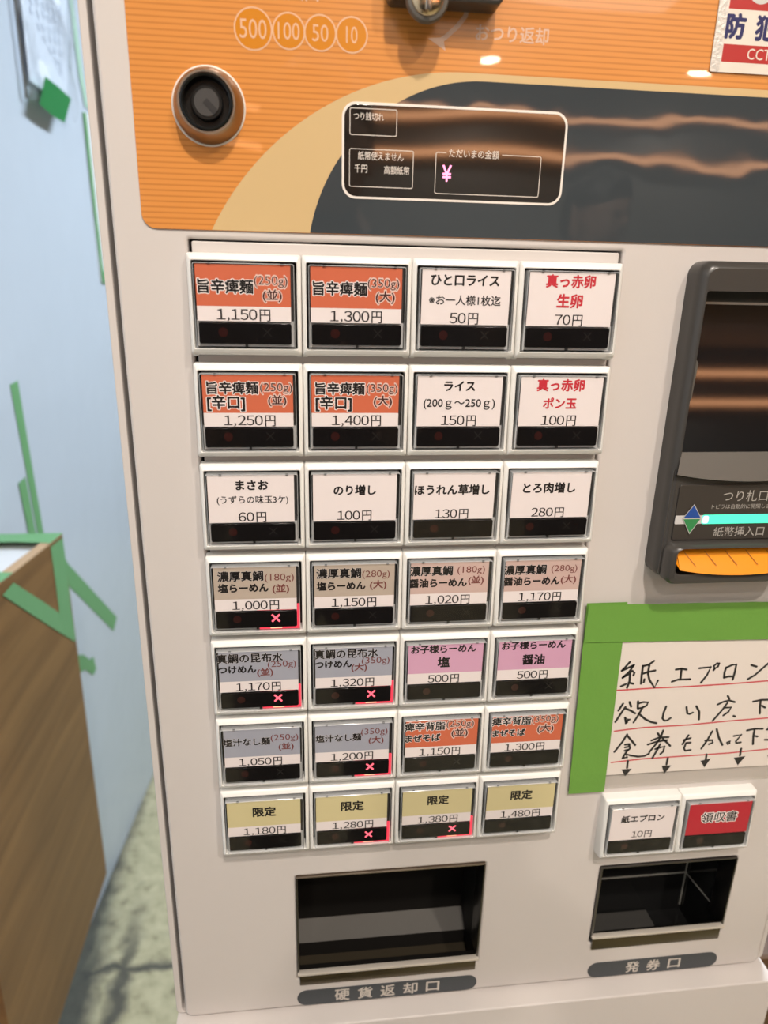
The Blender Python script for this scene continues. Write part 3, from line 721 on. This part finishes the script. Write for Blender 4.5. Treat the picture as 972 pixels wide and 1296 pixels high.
b.text('紙幣挿入口', 277.4, 1227.5, 28.4, -8.75, M['plate_text'], 0.004)
b.poly([(249.55, -9.25, 1243.2), (244.3, -9.25, 1235.4), (254.7, -9.25, 1235.4)], M['tri_w'])
b.poly([(249.55, -9.25, 1226.6), (244.3, -9.25, 1235.4), (254.7, -9.25, 1235.4)], M['tri_w'])
b.poly([(249.5, -9.30, 1242.5), (244.9, -9.30, 1235.7), (254.1, -9.30, 1235.7)], M['tri_b'])
b.poly([(249.5, -9.30, 1227.4), (244.9, -9.30, 1235.0), (254.1, -9.30, 1235.0)], M['tri_g'])
b.build('instruction_plate', bill, smooth=0, label='dark plate with printed slot names and up and down arrows')
b = MB()
b.plate(rrect(240.6, 314.0, 1232.2, 1236.8, .5), [], -8.9, .6, M['ledoff'])
b.plate(rrect(255.2, 300.0, 1232.0, 1237.0, 1.2), [], -9.05, .5, M['ledg'], .1)
b.plate(rrect(255.6, 259.0, 1232.4, 1236.6, 1.2), [], -9.15, .3, M['ledw'], .1)
b.build('slot_light', bill, label='glowing green light bar')
b = MB()
N = 14; top = []; bot = []; back = []
for i in range(N + 1):
    t = i / N; x = 243.2 + t * 68.2; bow = 1 - (2 * t - 1) ** 2
    back.append((x, -9.0, 1219.0)); top.append((x, -11.0, 1217.8)); bot.append((x, -16.6 - 1.2 * bow, 1209.4 - 3.0 * bow))
und = [(p[0], -14.0, p[2] - .8) for p in bot]
V = back + top + bot + und; k = N + 1
b.add(V, [(r_ * k + i, r_ * k + i + 1, (r_ + 1) * k + i + 1, (r_ + 1) * k + i) for r_ in range(3) for i in range(N)], M['tray_o'])
b.add([(241.4, -9.0, 1222.2), (243.2, -9.0, 1218.8), (243.2, -16.6, 1209.4), (241.4, -15.4, 1212.5)], [(0, 1, 2, 3)], M['tray_o'])
b.add([(313.2, -9.0, 1222.2), (311.4, -9.0, 1218.8), (311.4, -16.6, 1209.4), (313.2, -15.4, 1212.5)], [(0, 3, 2, 1)], M['tray_o'])
for i in range(7):
    xa = 246.5 + i * 11.6
    b.poly([(xa, -11.12, 1217.9), (xa + .5, -11.12, 1217.9), (xa + 5.9, -15.6, 1211.2), (xa + 5.4, -15.6, 1211.2)], M['tray_line'])
b.build('note_tray', bill, label='bright orange note tray')
b = MB(); b.box(243.6, 311.0, -8.9, -8.2, 1219.2, 1221.6, M['gloss_black']); b.build('note_slot', bill)

# ------------------------------------------------------------------ paper notice, tapes and sticker on the machine
STROKES= [[(5.1, -35.2), (3.0, -38.3), (0.9, -40.9)], [(0.9, -40.9), (3.7, -39.6), (7.8, -37.4)], [(7.8, -37.4), (5.5, -41.9), (2.0, -45.5)], [(2.0, -45.5), (5.2, -43.5), (7.4, -41.2), (8.8, -42.6), (8.5, -44.2)], [(6.2, -43.0), (6.6, -47.9), (5.7, -52.4)], [(1.8, -51.2), (4.6, -49.9)], [(6.2, -48.9), (9.1, -49.9)], [(19.7, -35.3), (16.8, -37.6), (13.4, -38.5)], [(13.4, -38.2), (13.5, -43.9), (13.9, -50.1), (15.5, -49.1), (15.5, -47.2)], [(17.3, -37.9), (17.1, -43.0), (18.8, -47.9), (22.6, -53.0), (24.1, -48.5)], [(14.1, -43.4), (17.5, -42.4), (21.4, -41.7)], [(34.1, -41.7), (37.3, -41.2), (40.7, -42.0)], [(37.6, -41.5), (37.8, -45.6), (38.0, -48.6)], [(32.9, -49.7), (36.5, -48.5), (43.7, -48.6), (44.1, -48.6)], [(4.7, -63.1), (2.5, -67.7)], [(8.6, -62.2), (10.0, -65.4)], [(6.5, -65.5), (4.3, -69.8), (1.6, -75.5)], [(6.9, -66.6), (10.2, -68.2), (13.2, -70.3)], [(7.3, -72.8), (8.3, -76.8), (10.3, -74.4), (7.6, -73.4), (9.0, -76.3), (9.3, -74.6)], [(13.8, -62.0), (14.3, -66.7)], [(14.1, -63.6), (17.0, -62.7), (20.1, -63.1), (19.6, -65.3), (17.0, -66.6), (14.5, -67.0)], [(17.4, -66.1), (15.6, -71.0), (13.1, -76.5)], [(15.3, -70.4), (20.2, -74.7), (24.1, -76.9), (27.6, -77.9)], [(32.0, -66.6), (31.1, -70.8), (31.0, -74.7), (32.5, -76.5), (34.3, -76.3), (36.1, -74.7)], [(45.0, -67.6), (46.3, -72.2), (47.8, -72.7), (49.7, -71.8)], [(51.2, -67.4), (53.8, -71.5), (54.5, -76.9)], [(48.6, -41.5), (55.6, -41.0), (54.2, -46.4), (51.3, -51.2)], [(59.2, -38.7), (57.5, -40.3), (58.3, -42.2), (60.1, -40.9), (60.5, -38.8), (59.2, -38.7)], [(58.3, -42.2), (57.8, -43.3)], [(65.4, -41.7), (65.0, -45.3), (65.4, -48.6)], [(65.4, -42.0), (68.7, -40.3), (71.5, -40.1), (71.5, -45.6), (71.1, -50.2)], [(65.4, -48.6), (68.1, -47.9), (70.7, -48.0)], [(81.1, -40.8), (84.7, -42.1)], [(80.7, -50.4), (84.6, -47.9), (92.5, -39.4)], [(70.1, -61.3), (71.5, -63.4)], [(64.7, -67.0), (68.2, -65.2), (71.7, -64.5), (75.4, -65.9)], [(70.8, -66.2), (68.3, -71.1), (63.6, -78.3)], [(69.6, -69.5), (73.7, -69.5), (72.7, -72.5), (69.8, -74.9)], [(76.5, -75.6), (77.6, -76.1)], [(87.3, -66.2), (92.4, -65.3), (98.7, -65.4)], [(92.1, -65.6), (92.6, -70.2), (93.5, -74.9)], [(93.7, -69.4), (96.1, -70.9)], [(10.2, -84.8), (8.0, -89.8), (3.8, -96.8)], [(10.3, -85.6), (13.6, -89.3), (16.4, -92.7)], [(9.9, -92.0), (12.7, -91.8)], [(12.5, -92.4), (13.4, -94.8), (11.2, -97.6), (9.8, -101.0)], [(10.2, -94.0), (12.7, -93.6)], [(10.2, -96.3), (13.0, -95.6)], [(9.6, -101.6), (12.4, -101.2), (11.3, -98.8), (14.6, -100.1), (19.4, -101.2), (23.6, -101.0), (26.2, -99.4)], [(29.5, -85.1), (31.4, -87.5)], [(32.8, -83.3), (32.0, -87.8), (29.6, -92.9), (26.3, -98.3)], [(26.4, -90.1), (31.0, -88.1), (37.0, -88.4)], [(24.5, -92.9), (29.4, -91.2), (36.5, -90.4)], [(33.2, -89.1), (36.3, -91.9), (39.0, -94.7)], [(29.7, -96.4), (32.6, -95.5), (35.4, -95.0), (35.2, -98.6), (33.6, -100.2)], [(32.3, -93.1), (30.9, -97.7), (28.8, -102.9)], [(47.1, -91.1), (51.4, -89.9)], [(49.7, -87.8), (46.8, -94.0), (49.0, -93.3), (48.3, -97.1), (49.4, -98.9), (52.8, -98.6)], [(49.0, -93.3), (51.9, -93.2)], [(13.3, -103.9), (13.5, -109.0)], [(38.9, -103.5), (38.8, -108.3)], [(64.7, -85.8), (62.6, -92.1), (59.7, -98.1)], [(61.3, -92.3), (65.8, -92.3), (66.4, -94.1), (64.2, -95.1)], [(67.3, -84.5), (69.8, -90.8), (73.2, -96.3)], [(75.9, -94.7), (77.6, -93.9), (77.6, -95.4), (76.6, -95.8)], [(79.5, -90.2), (84.2, -89.6), (81.6, -94.2), (82.1, -95.4), (85.0, -95.1)], [(87.4, -86.7), (92.3, -85.8), (97.7, -86.1)], [(92.3, -86.0), (92.5, -91.0), (93.5, -97.0)], [(93.3, -91.0), (95.3, -91.5)], [(100.5, -86.8), (103.2, -86.6)], [(100.7, -94.2), (104.3, -94.4)], [(101.5, -85.1), (103.5, -89.3)], [(64.0, -102.5), (64.1, -106.4)], [(86.2, -99.8), (86.4, -104.9)], [(108.0, -100.3), (108.5, -105.2)]]
HEADS= [[(10.0, -109.9), (16.7, -109.8), (13.1, -115.2)], [(35.8, -109.0), (42.1, -109.1), (38.4, -115.2)], [(60.8, -107.1), (67.3, -105.7), (64.2, -112.2)], [(82.6, -106.2), (90.2, -105.5), (86.3, -112.2)], [(104.8, -105.8), (112.1, -105.4), (108.6, -112.5)]]
RED= [[(-0.7, -53.9), (20.6, -53.5), (44.5, -53.5), (67.5, -53.1), (94.5, -52.3)], [(1.9, -82.0), (19.6, -80.6), (49.1, -80.4), (72.4, -79.2), (100.0, -78.7)], [(2.8, -104.4), (22.8, -103.1), (52.9, -102.8), (79.5, -102.5), (104.7, -101.2)]]

nt_ = thing('handwritten_notice', 'white handwritten paper notice with red underlines and arrows taped to the machine', 'notice', (229.6, 5.0, 1179.0))
b = MB()
b.box(-14, 128, -0.9, -0.7, -113.6, -6, M['notepaper'])
for s in STROKES:
    for i in range(1): b.stroke(s, 1.4, -1.0, M['marker'])
for h in HEADS: b.poly([(x, -1.01, z) for x, z in h], M['marker'])
for rl in RED: b.stroke(rl[:-1] + [(rl[-1][0] + 18, rl[-1][1] + .8)], 0.95, -0.96, M['redpen'])
b.build('paper', nt_, smooth=0)
b = MB()
pts = [(-.4, -1.06, -110), (-.4, -1.0, -114), (-.4, -.4, -120), (-.4, .5, -125.5)]
# clear margin of the laminate that stands proud below the paper
n_ = 2
L = [(p[0], p[1], p[2]) for p in [(-22, .2, -113.7), (-22, -.2, -118.5), (-22, .2, -124.5)]]
Rr = [(130, p[1], p[2]) for p in L]
b.add(L + Rr, [(0, 3, 4, 1), (1, 4, 5, 2)], M['lam'])
b.build('laminate_margin', nt_, label='clear laminate margin below the paper')
def tape_strip(name, pts, label, mat, group=None, cat='tape', th=0.25):
    """pts: quad strip rows [(left point, right point), ...] already in world mm"""
    b = MB(); k = len(pts); V = [p for a in pts for p in a]
    n = (Vector(pts[0][1]) - Vector(pts[0][0])).cross(Vector(pts[1][0]) - Vector(pts[0][0])).normalized() * th
    V2 = [tuple(Vector(p) + n) for p in V]
    F = [(2 * i, 2 * i + 1, 2 * i + 3, 2 * i + 2) for i in range(k - 1)]
    b.add(V, F, mat); b.add(V2, [f[::-1] for f in F], mat)
    o = b.build(name, None); tag(o, label, cat, group); return o
def wavy_tape(x0, x1, z0, z1, y, vert, sk0, sk1, amp):
    rows = []; N = 24
    for i in range(N + 1):
        t = i / N
        jit = amp * (math.sin(t * 17) * .5 + math.sin(t * 41 + 1) * .5)
        if vert: rows.append(((x0 + sk0 * t + jit * .15, y - abs(jit) * .15, z0 + (z1 - z0) * t), (x1 + sk1 * t, y - abs(jit) * .1, z0 + (z1 - z0) * t)))
        else: rows.append(((x0 + (x1 - x0) * t, y - abs(jit) * .55, z1 + sk1 * t + jit * .08), (x0 + (x1 - x0) * t, y - abs(jit) * .1, z0 + sk0 * t)))
    return rows
tape_strip('masking_tape', wavy_tape(204.3, 227.8, 1182.0, 1053.6, 3.7, True, 3.4, 2.6, 1.0), 'green masking tape running down the left edge of the handwritten notice', M['tape'])
tape_strip('masking_tape', wavy_tape(205.0, 362, 1158.0, 1181.4, 3.3, False, -3.5, -2.4, 1.2), 'green masking tape along the top edge of the handwritten notice', M['tape'])
b = MB()
sx0, sx1, sz0 = 230.6, 330.0, 1440.0
wht = prin('sticker_white', (0.72, 0.66, 0.58), 0.45, bump=(90, 0.25, 0.002)); red = prin('sticker_red', (0.42, 0.022, 0.02), 0.4); navy = prin('sticker_navy', (0.014, 0.016, 0.10), 0.4)
b.plate(rrect(sx0, sx1, sz0, 1500, .8), [], 4.6, .25, wht)
def band_(z0, z1): b.poly([(235.3, 4.58, z0), (325.2, 4.58, z0), (325.2, 4.58, z1), (235.3, 4.58, z1)], red)
band_(1444.0, 1450.8); band_(1463.9, 1494)
b.text('防', 239.7, 1457.6, 8.4, 4.55, navy, 0.045, ht=8.9); b.text('犯', 253.6, 1457.5, 8.6, 4.55, navy, 0.045, ht=8.9)
b.text('CCTV', 254.3, 1447.5, 14.4, 4.55, wht, 0.0, ht=4.2)
b.poly([(x, 4.55, z) for x, z in circ(249.3, 1472.6, 6.4)], prin('sticker_grey', (.55, .55, .52), .4))
b.poly([(sx0 + .1, 4.57, sz0 + .1), (235.0, 4.57, sz0 + .1), (235.0, 4.57, 1499.8), (sx0 + .1, 4.57, 1499.8)], prin('silver_edge', (0.66, 0.64, 0.60), 0.42, metal=0.5, bump=(600, 0.5, 0.0006, 3)))
tag(b.build('security_sticker', smooth=0), 'white and red security camera sticker with navy characters on the orange panel', 'sticker')

# ------------------------------------------------------------------ wooden box and tapes by the pale wall
wood = prin('brown_plywood', (0.26, 0.14, 0.055), 0.5)
def wood_nodes():
    nt = wood.node_tree; bs = nt.nodes['Principled BSDF']
    tc = nt.nodes.new('ShaderNodeTexCoord'); mp = nt.nodes.new('ShaderNodeMapping')
    mp.inputs['Rotation'].default_value = (math.radians(24), 0, 0); mp.inputs['Scale'].default_value = (3, 2.0, 26)
    n = nt.nodes.new('ShaderNodeTexNoise'); n.inputs['Scale'].default_value = 1.4; n.inputs['Detail'].default_value = 5; n.inputs['Distortion'].default_value = 0.5
    r = nt.nodes.new('ShaderNodeValToRGB'); cr = r.color_ramp
    cr.elements[0].position = .28; cr.elements[0].color = (0.155, 0.072, 0.021, 1); cr.elements[1].position = .72; cr.elements[1].color = (0.255, 0.130, 0.042, 1)
    nt.links.new(tc.outputs['Object'], mp.inputs[0]); nt.links.new(mp.outputs[0], n.inputs['Vector']); nt.links.new(n.outputs['Fac'], r.inputs[0]); nt.links.new(r.outputs[0], bs.inputs['Base Color'])
wood_nodes()
rimw = prin('pale_plywood_edge', (0.50, 0.33, 0.19), 0.55)
inner = prin('white_lining', (0.72, 0.73, 0.75), 0.4)
BO = (-385, 550, 270)
box = thing('wooden_box', 'open brown plywood box with a white lining by the pale wall, sealed with green tape', 'box', BO)
BLo = tuple(-c for c in BO)
xR, yF, yN = -330.0, 762.0, 351.0
def topz(y): return 955.5 + (756.5 - y) * 0.093
ZB = 270.0
def prism(b, foot, z0, zf, mat):
    """vertical prism: foot = plan outline, top height from zf(y)"""
    n = len(foot); V = [(x, y, z0) for x, y in foot] + [(x, y, zf(y)) for x, y in foot]
    b.add(V, [list(range(n))[::-1], list(range(n, 2 * n))] + [(i, (i + 1) % n, n + (i + 1) % n, n + i) for i in range(n)], mat)
wf = lambda y: wallx(y) + 1.0
b = MB(); prism(b, [(xR - 14, yN), (xR, yN), (xR, yF), (xR - 14, yF)], ZB, lambda y: topz(y) - 2, wood); b.build('side_panel', box, BLo, 0)
b = MB(); prism(b, [(wf(yF), yF - 14), (xR - 14, yF - 14), (xR - 14, yF), (wf(yF), yF)], ZB, lambda y: topz(y) - 2, wood); b.build('end_panel', box, BLo, 0)
b = MB(); prism(b, [(wf(yN), yN), (xR - 14, yN), (xR - 14, yN + 14), (wf(yN + 14), yN + 14)], ZB, lambda y: topz(y) - 2, wood); b.build('end_panel', box, BLo, 0)
b = MB(); prism(b, [(wf(yN + 14), yN + 14), (wf(yN + 14) + 12, yN + 14), (wf(yF - 14) + 12, yF - 14), (wf(yF - 14), yF - 14)], ZB, lambda y: topz(y) - 2, wood); b.build('back_panel', box, BLo, 0)
b = MB(); prism(b, [(wf(yN + 14) + 12, yN + 14), (xR - 14, yN + 14), (xR - 14, yF - 14), (wf(yF - 14) + 12, yF - 14)], ZB, lambda y: ZB + 12, wood); b.build('bottom_panel', box, BLo, 0)
b = MB()
def rimq(a, c, mat):
    b.add([(a[0], a[1], topz(a[1]) - 2), (c[0], a[1], topz(a[1]) - 2), (c[0], c[1], topz(c[1]) - 2), (a[0], c[1], topz(c[1]) - 2),
           (a[0], a[1], topz(a[1])), (c[0], a[1], topz(a[1])), (c[0], c[1], topz(c[1])), (a[0], c[1], topz(c[1]))],
          [(4, 5, 6, 7), (0, 1, 5, 4), (1, 2, 6, 5), (2, 3, 7, 6), (3, 0, 4, 7)], mat)
rimq((xR - 15, yN), (xR, yF), rimw); rimq((wf(yF) + 2, yF - 14), (xR - 15, yF), rimw)
b.build('rim', box, BLo, 0, 'pale bare wood rim')
b = MB(); prism(b, [(wf(yN + 14) + 13, yN + 15), (xR - 16, yN + 15), (xR - 16, yF - 15), (wf(yF - 14) + 13, yF - 15)], ZB + 40, lambda y: topz(y) - 10, inner); b.build('lining', box, BLo, 0)
# bracket that carries the box on the wall
T2 = M['tape2']
def facep(y, z, o=0.6): return (xR + o, y, z)
tape_strip('masking_tape', [(facep(705, 954), facep(760, 949)), (facep(705.5, 900), facep(761, 900)), (facep(704, 845), facep(756, 830)), (facep(735, 806), facep(758, 803)), (facep(752, 770), facep(759, 768))],
           'green tape running down the far corner of the wooden box side', T2)
tape_strip('masking_tape', [(facep(524, 959.5, 1.1), facep(560, 961, 1.1)), (facep(640, 861, 1.1), facep(650, 889, 1.1)), (facep(752, 768, 1.1), facep(752, 804, 1.1))],
           'green tape crossing the wooden box side diagonally below the rim', T2)
def topp(x, y): return (x, y, topz(y) + 0.8)
tape_strip('masking_tape', [(topp(wf(770) + 1, 716), topp(wf(770) + 1, 764)), (topp(-380, 714), topp(-380, 764)), (topp(xR + .8, 704), topp(xR + .8, 764))],
           'pale green tape laid across the far rim of the wooden box', T2)
tape_strip('masking_tape', [(topp(xR - 17, 524), topp(xR - 17, 566)), (topp(xR + 1.2, 524), topp(xR + 1.2, 562))],
           'short green tape end folded over the near rim of the wooden box', T2)
def wp(y, z, o=1.0): return (wallx(y) + o, y, z)
def wtape(rows, label, mat=None, o=1.0): return tape_strip('masking_tape', [(wp(*a, o), wp(*c, o)) for a, c in rows], label, mat or T2)
wtape([((887, 1171), (915, 1174)), ((899, 1030), (923, 1030)), ((910, 880), (932, 880))], 'long green tape strip running up the pale wall above the box')
wtape([((866, 1009), (893, 1013)), ((879, 880), (903, 880))], 'short green tape strip on the pale wall beside the long one', o=1.6)
wtape([((960, 800), (990, 838)), ((1000, 762), (1015, 800)), ((1207, 548), (1236, 570))], 'green tape strip slanting down the pale wall to the right of the box')
wtape([((985, 612), (985, 568)), ((1030, 588), (1030, 552)), ((1058, 560), (1066, 516)), ((1078, 555), (1085, 520))], 'small crumpled green tape end on the pale wall low behind the box')
# sheets taped to the pale wall
sheetm = prin('white_sheet', (0.74, 0.77, 0.79), 0.45)
b = MB(); b.add([wp(1352, 1330, 1.5), wp(1560, 1330, 1.5), wp(1560, 1662, 1.5), wp(1352, 1662, 1.5), wp(1352, 1330, .3), wp(1560, 1330, .3), wp(1560, 1662, .3), wp(1352, 1662, .3)],
      [(0, 1, 2, 3), (5, 4, 7, 6), (4, 5, 1, 0), (3, 2, 6, 7), (4, 0, 3, 7), (1, 5, 6, 2)], sheetm)
tag(b.build('notice_sheet', smooth=0), 'white sheet edged with green tape on the pale wall beside the machine', 'notice')
wtape([((1345, 1660), (1362, 1660)), ((1350, 1480), (1366, 1480)), ((1356, 1332), (1374, 1332))], 'narrow green tape edging the white sheet beside the machine', o=3)
wtape([((1358, 1352), (1358, 1326)), ((1480, 1352), (1480, 1326))], 'green tape along the foot of the white sheet beside the machine', o=3.4)
paleg = prin('pale_green_tape', (0.42, 0.62, 0.50), 0.4)
wtape([((1330, 1880), (1352, 1880)), ((1346, 1720), (1372, 1720)), ((1362, 1672), (1395, 1672))], 'pale green tape high on the wall beside the machine top', paleg, 2)

# clear sleeve with a written page hung on the wall
sl0 = wp(1160, 1624, 0)
sl = thing('document_sleeve', 'clear plastic sleeve with a written page hanging on the pale wall', 'document sleeve', sl0)
slo = tuple(-c for c in sl0)
page = prin('page_blue_white', (0.74, 0.80, 0.88), 0.5)
def sp_(u, v, o):   # u along the wall 0..1, v up from the foot
    y = 1068 + u * (190 + 100 * v / 330); return wp(y, 1626 + v, o)
b = MB()
b.add([sp_(0.10, 30, 9), sp_(.93, 14, 7), sp_(.93, 320, 7), sp_(0.10, 320, 9), sp_(0.10, 30, 8), sp_(.93, 14, 6), sp_(.93, 320, 6), sp_(0.10, 320, 8)],
      [(0, 1, 2, 3), (5, 4, 7, 6), (4, 5, 1, 0), (3, 2, 6, 7), (4, 0, 3, 7), (1, 5, 6, 2)], page)
inkf = prin('faded_ink', (0.36, 0.42, 0.52), 0.5)
rnd = random.Random(3)
for i in range(7):
    v0 = 245 - i * 17
    for k in range(6):
        u0 = .22 + k * .10 + rnd.uniform(-.015, .015); vv = v0 - k * 13 + rnd.uniform(-2, 2)
        for (du, dv, eu, ev) in ((0, 0, .055, -7), (.015, 3, .03, -11)):
            q = [sp_(u0 + du, vv + dv, 10.5), sp_(u0 + eu, vv + ev, 10.5), sp_(u0 + eu + .006, vv + ev + 1.6, 10.5), sp_(u0 + du + .006, vv + dv + 1.6, 10.5)]
            b.poly(q, inkf)
b.build('page', sl, slo, 0)
slv = clear_mat('sleeve_plastic', tint=(.97, .98, 1.0), rough=0.06, ior=1.5, body=0.12, bodycol=(.8, .86, .92), bump=(24, 0.8, 0.008))
b = MB(); n1, n2 = 12, 18; V = []
for j in range(n2 + 1):
    for i in range(n1 + 1):
        u = i / n1; v = j / n2 * 330 - 3
        V.append(sp_(u, v, 15 + 5 * math.sin(u * 7 + v * .03) + 4 * math.sin(u * 3 - v * .05)))
b.add(V, [(j * (n1 + 1) + i, j * (n1 + 1) + i + 1, (j + 1) * (n1 + 1) + i + 1, (j + 1) * (n1 + 1) + i) for j in range(n2) for i in range(n1)], slv)
b.build('clear_film', sl, slo, 60)
b = MB()
brn = prin('sleeve_edge', (0.13, 0.12, 0.10), 0.5)  # narrow dark strip along the near edge of the sleeve
L = [[wp(1066 + dy * f, 1624 + zz, o) for dy, o in ((-1.4, 8), (1.4, 8), (1.4, 11), (-1.4, 11))] for f, zz in ((1.6, 0), (1.2, 60), (1, 120), (.9, 330))]
b.loft(L, brn, True, True)
b.build('binding_edge', sl, slo, 0, 'dark binding edge')
wtape([((1071, 1617), (1108, 1667)), ((1120, 1610), (1163, 1664)), ((1174, 1608), (1219, 1657))], 'dark green tape patch on the foot of the clear sleeve', prin('dark_green_tape', (0.018, 0.21, 0.055), 0.3), 27)

# ------------------------------------------------------------------ dark wooden counter to the right of the machine
dkw = prin('dark_brown_wood', (0.085, 0.042, 0.018), 0.45)
noise_color(dkw, [(0.3, (0.06, 0.028, 0.012)), (0.7, (0.12, 0.062, 0.026))], 3, 5, .4, (9, 9, 1))
cn = thing('wooden_counter', 'dark brown wooden counter standing to the right of the machine', 'counter', (640, 400, 0))
clo = (-640, -400, 0)
b = MB(); b.box(400, 900, 70, 700, 60, 800, dkw, 4); b.build('body', cn, clo)
b = MB(); b.box(395, 915, 55, 715, 800, 830, dkw, 5); b.build('countertop', cn, clo)
b = MB(); b.box(420, 880, 95, 680, 0, 60, M['dark'], 2); b.build('plinth', cn, clo)

# ------------------------------------------------------------------ a customer standing behind the viewer (seen only in the gloss)
def person(x, y, face, label, hold=False):
    root = thing('person', label, 'person', (x, y, 0))
    jac = prin('dark_jacket', (0.022, 0.022, 0.026), 0.8); skin = prin('skin', (0.40, 0.24, 0.17), 0.5); hairm = prin('black_hair', (0.012, 0.010, 0.010), 0.5)
    trs = prin('dark_trousers', (0.016, 0.016, 0.019), 0.85); shoe = prin('black_shoes', (0.012, 0.012, 0.012), 0.5)
    me = bpy.data.meshes.new('body'); V = []; E = []; R = []
    def node(p, r, par=None):
        V.append([c * .001 for c in p]); R.append(r * .001)
        if par is not None: E.append((par, len(V) - 1))
        return len(V) - 1
    pel = node((0, 0, 920), 125); wst = node((0, 0, 1060), 122, pel); ch = node((0, 8, 1230), 140, wst); sh = node((0, 0, 1345), 105, ch); nk = node((0, 2, 1425), 56, sh); hd0 = node((0, -8, 1490), 62, nk)
    hd1 = node((0, -6, 1545), 74, hd0); hd2 = node((0, 4, 1590), 64, hd1)
    for s in (-1, 1):
        a = node((s * 165, 6, 1345), 62, sh)
        if hold:      # both hands raised in front, closed on a phone
            e = node((s * 225, -150, 1120), 46, a); wr = node((30 + s * 100, -395, 1205), 30, e); pm = node((30 + s * 80, -438, 1245), 28, wr)
            for k, ln in enumerate((50, 56, 54, 44)):
                z0 = 1222 + k * 17
                f1 = node((30 + s * 58, -468, z0), 8.5, pm); f2 = node((30 + s * 36, -478, z0 + 3), 8, f1); node((30 + s * 36 - s * ln * .35, -476, z0 + 5), 7, f2)
            th = node((30 + s * 54, -426, 1268), 10, pm); node((30 + s * 26, -434, 1296), 8.5, th)
        else:
            e = node((s * 215, 22, 1085), 46, a); wr = node((s * 205, -60, 860), 32, e); pm = node((s * 203, -84, 800), 36, wr)
            for k, (dx, ln) in enumerate(((-24, 62), (-8, 72), (8, 68), (24, 54))):
                f1 = node((s * 203 + dx * .2, -96 + dx, 765), 9, pm); node((s * 203 - s * 8, -96 + dx, 765 - ln), 7.5, f1)
            th = node((s * 190, -125, 790), 11, pm); node((s * 182, -140, 750), 8.5, th)
        hp = node((s * 88, 0, 860), 92, pel); kn = node((s * 96, -8, 480), 62, hp); an = node((s * 98, 14, 85), 42, kn); hl = node((s * 98, 10, 40), 40, an); node((s * 104, -140, 32), 32, hl)
    me.from_pydata(V, E, []); o = bpy.data.objects.new('body', me); C.objects.link(o)
    sk = o.modifiers.new('skin', 'SKIN'); sk.use_smooth_shade = True
    for i, r in enumerate(R): me.skin_vertices[0].data[i].radius = (r, r)
    me.skin_vertices[0].data[0].use_root = True
    ss = o.modifiers.new('sub', 'SUBSURF'); ss.levels = 1; ss.render_levels = 1
    dg = bpy.context.evaluated_depsgraph_get()
    bme = bpy.data.meshes.new_from_object(o.evaluated_get(dg))
    bpy.data.objects.remove(o)
    for mt_ in (jac, skin, trs, shoe):
        bme.materials.append(mt_)
    for p in bme.polygons:
        c = p.center; p.use_smooth = True
        if c.z > 1.43: p.material_index = 1
        elif c.z < 0.10: p.material_index = 3
        elif hold and c.y < -0.40: p.material_index = 1
        elif not hold and c.z < 0.84 and abs(c.x) > 0.172: p.material_index = 1
        elif c.z < 0.90 and abs(c.x) < 0.19: p.material_index = 2
    o = bpy.data.objects.new('body', bme); C.objects.link(o); o.parent = root
    b = MB(); L = []
    for (z, rx, ry, yo) in ((1432, 40, 44, -2), (1450, 56, 66, -10), (1480, 66, 82, -14), (1530, 74, 92, -6), (1575, 73, 92, 0), (1610, 58, 74, 6), (1632, 26, 34, 8)):
        L.append([(rx * math.cos(2 * math.pi * k / 28), yo - ry * math.sin(2 * math.pi * k / 28) * 1.02, z) for k in range(28)])
    b.loft(L, skin, True, True)
    b.loft([[(11 * math.cos(2 * math.pi * k / 8) * t, -100 - d_ + 0, zz + 8 * math.sin(2 * math.pi * k / 8) * t) for k in range(8)] for t, d_, zz in ((1.3, -8, 1512), (1.0, 14, 1508), (.3, 20, 1507))], skin, False, True)
    for s in (-1, 1):
        b.lathe(s * 29, 1535, [(9, -88), (8, -93), (4, -96)], prin('eye', (.03, .02, .02), .2), 14)
        b.loft([[(s * (70 + q), -2 + 18 * math.cos(2 * math.pi * k / 10), 1522 + 30 * math.sin(2 * math.pi * k / 10)) for k in range(10)] for q in (0, 12)], skin, True, True)
    b.box(-24, 24, -97, -88, 1470, 1478, prin('lips', (.38, .14, .12), .5), 3)
    b.build('head', root, label='bare face')
    b = MB(); L = []
    for (z, rx, ry, yo) in ((1470, 60, 50, 38), (1520, 82, 76, 28), (1570, 84, 98, 6), (1615, 70, 88, 6), (1642, 36, 46, 8)):
        L.append([(rx * math.cos(2 * math.pi * k / 28), yo - ry * math.sin(2 * math.pi * k / 28), z) for k in range(28)])
    b.loft(L, hairm, False, True); b.build('hair', root, label='short black hair')
    root.rotation_euler = (0, 0, face)
person(910, -1780, math.radians(155), 'person in a dark jacket and dark trousers standing a few steps back from the machine')
person(79, -800, math.radians(180), 'person in dark clothes close to the machine holding up a phone with both hands', True)
ph = thing('smartphone', 'black smartphone held up in both hands in front of the machine', 'phone', (49, -348, 1215))
b = MB(); b.box(-38, 38, -4.5, 4.5, 0, 158, M['gloss_black'], 3.2, 3); b.build('phone_body', ph)
b = MB(); b.box(-35, 35, -4.75, -4.45, 5, 153, prin('phone_screen', (.02, .02, .022), .1)); b.build('screen', ph)
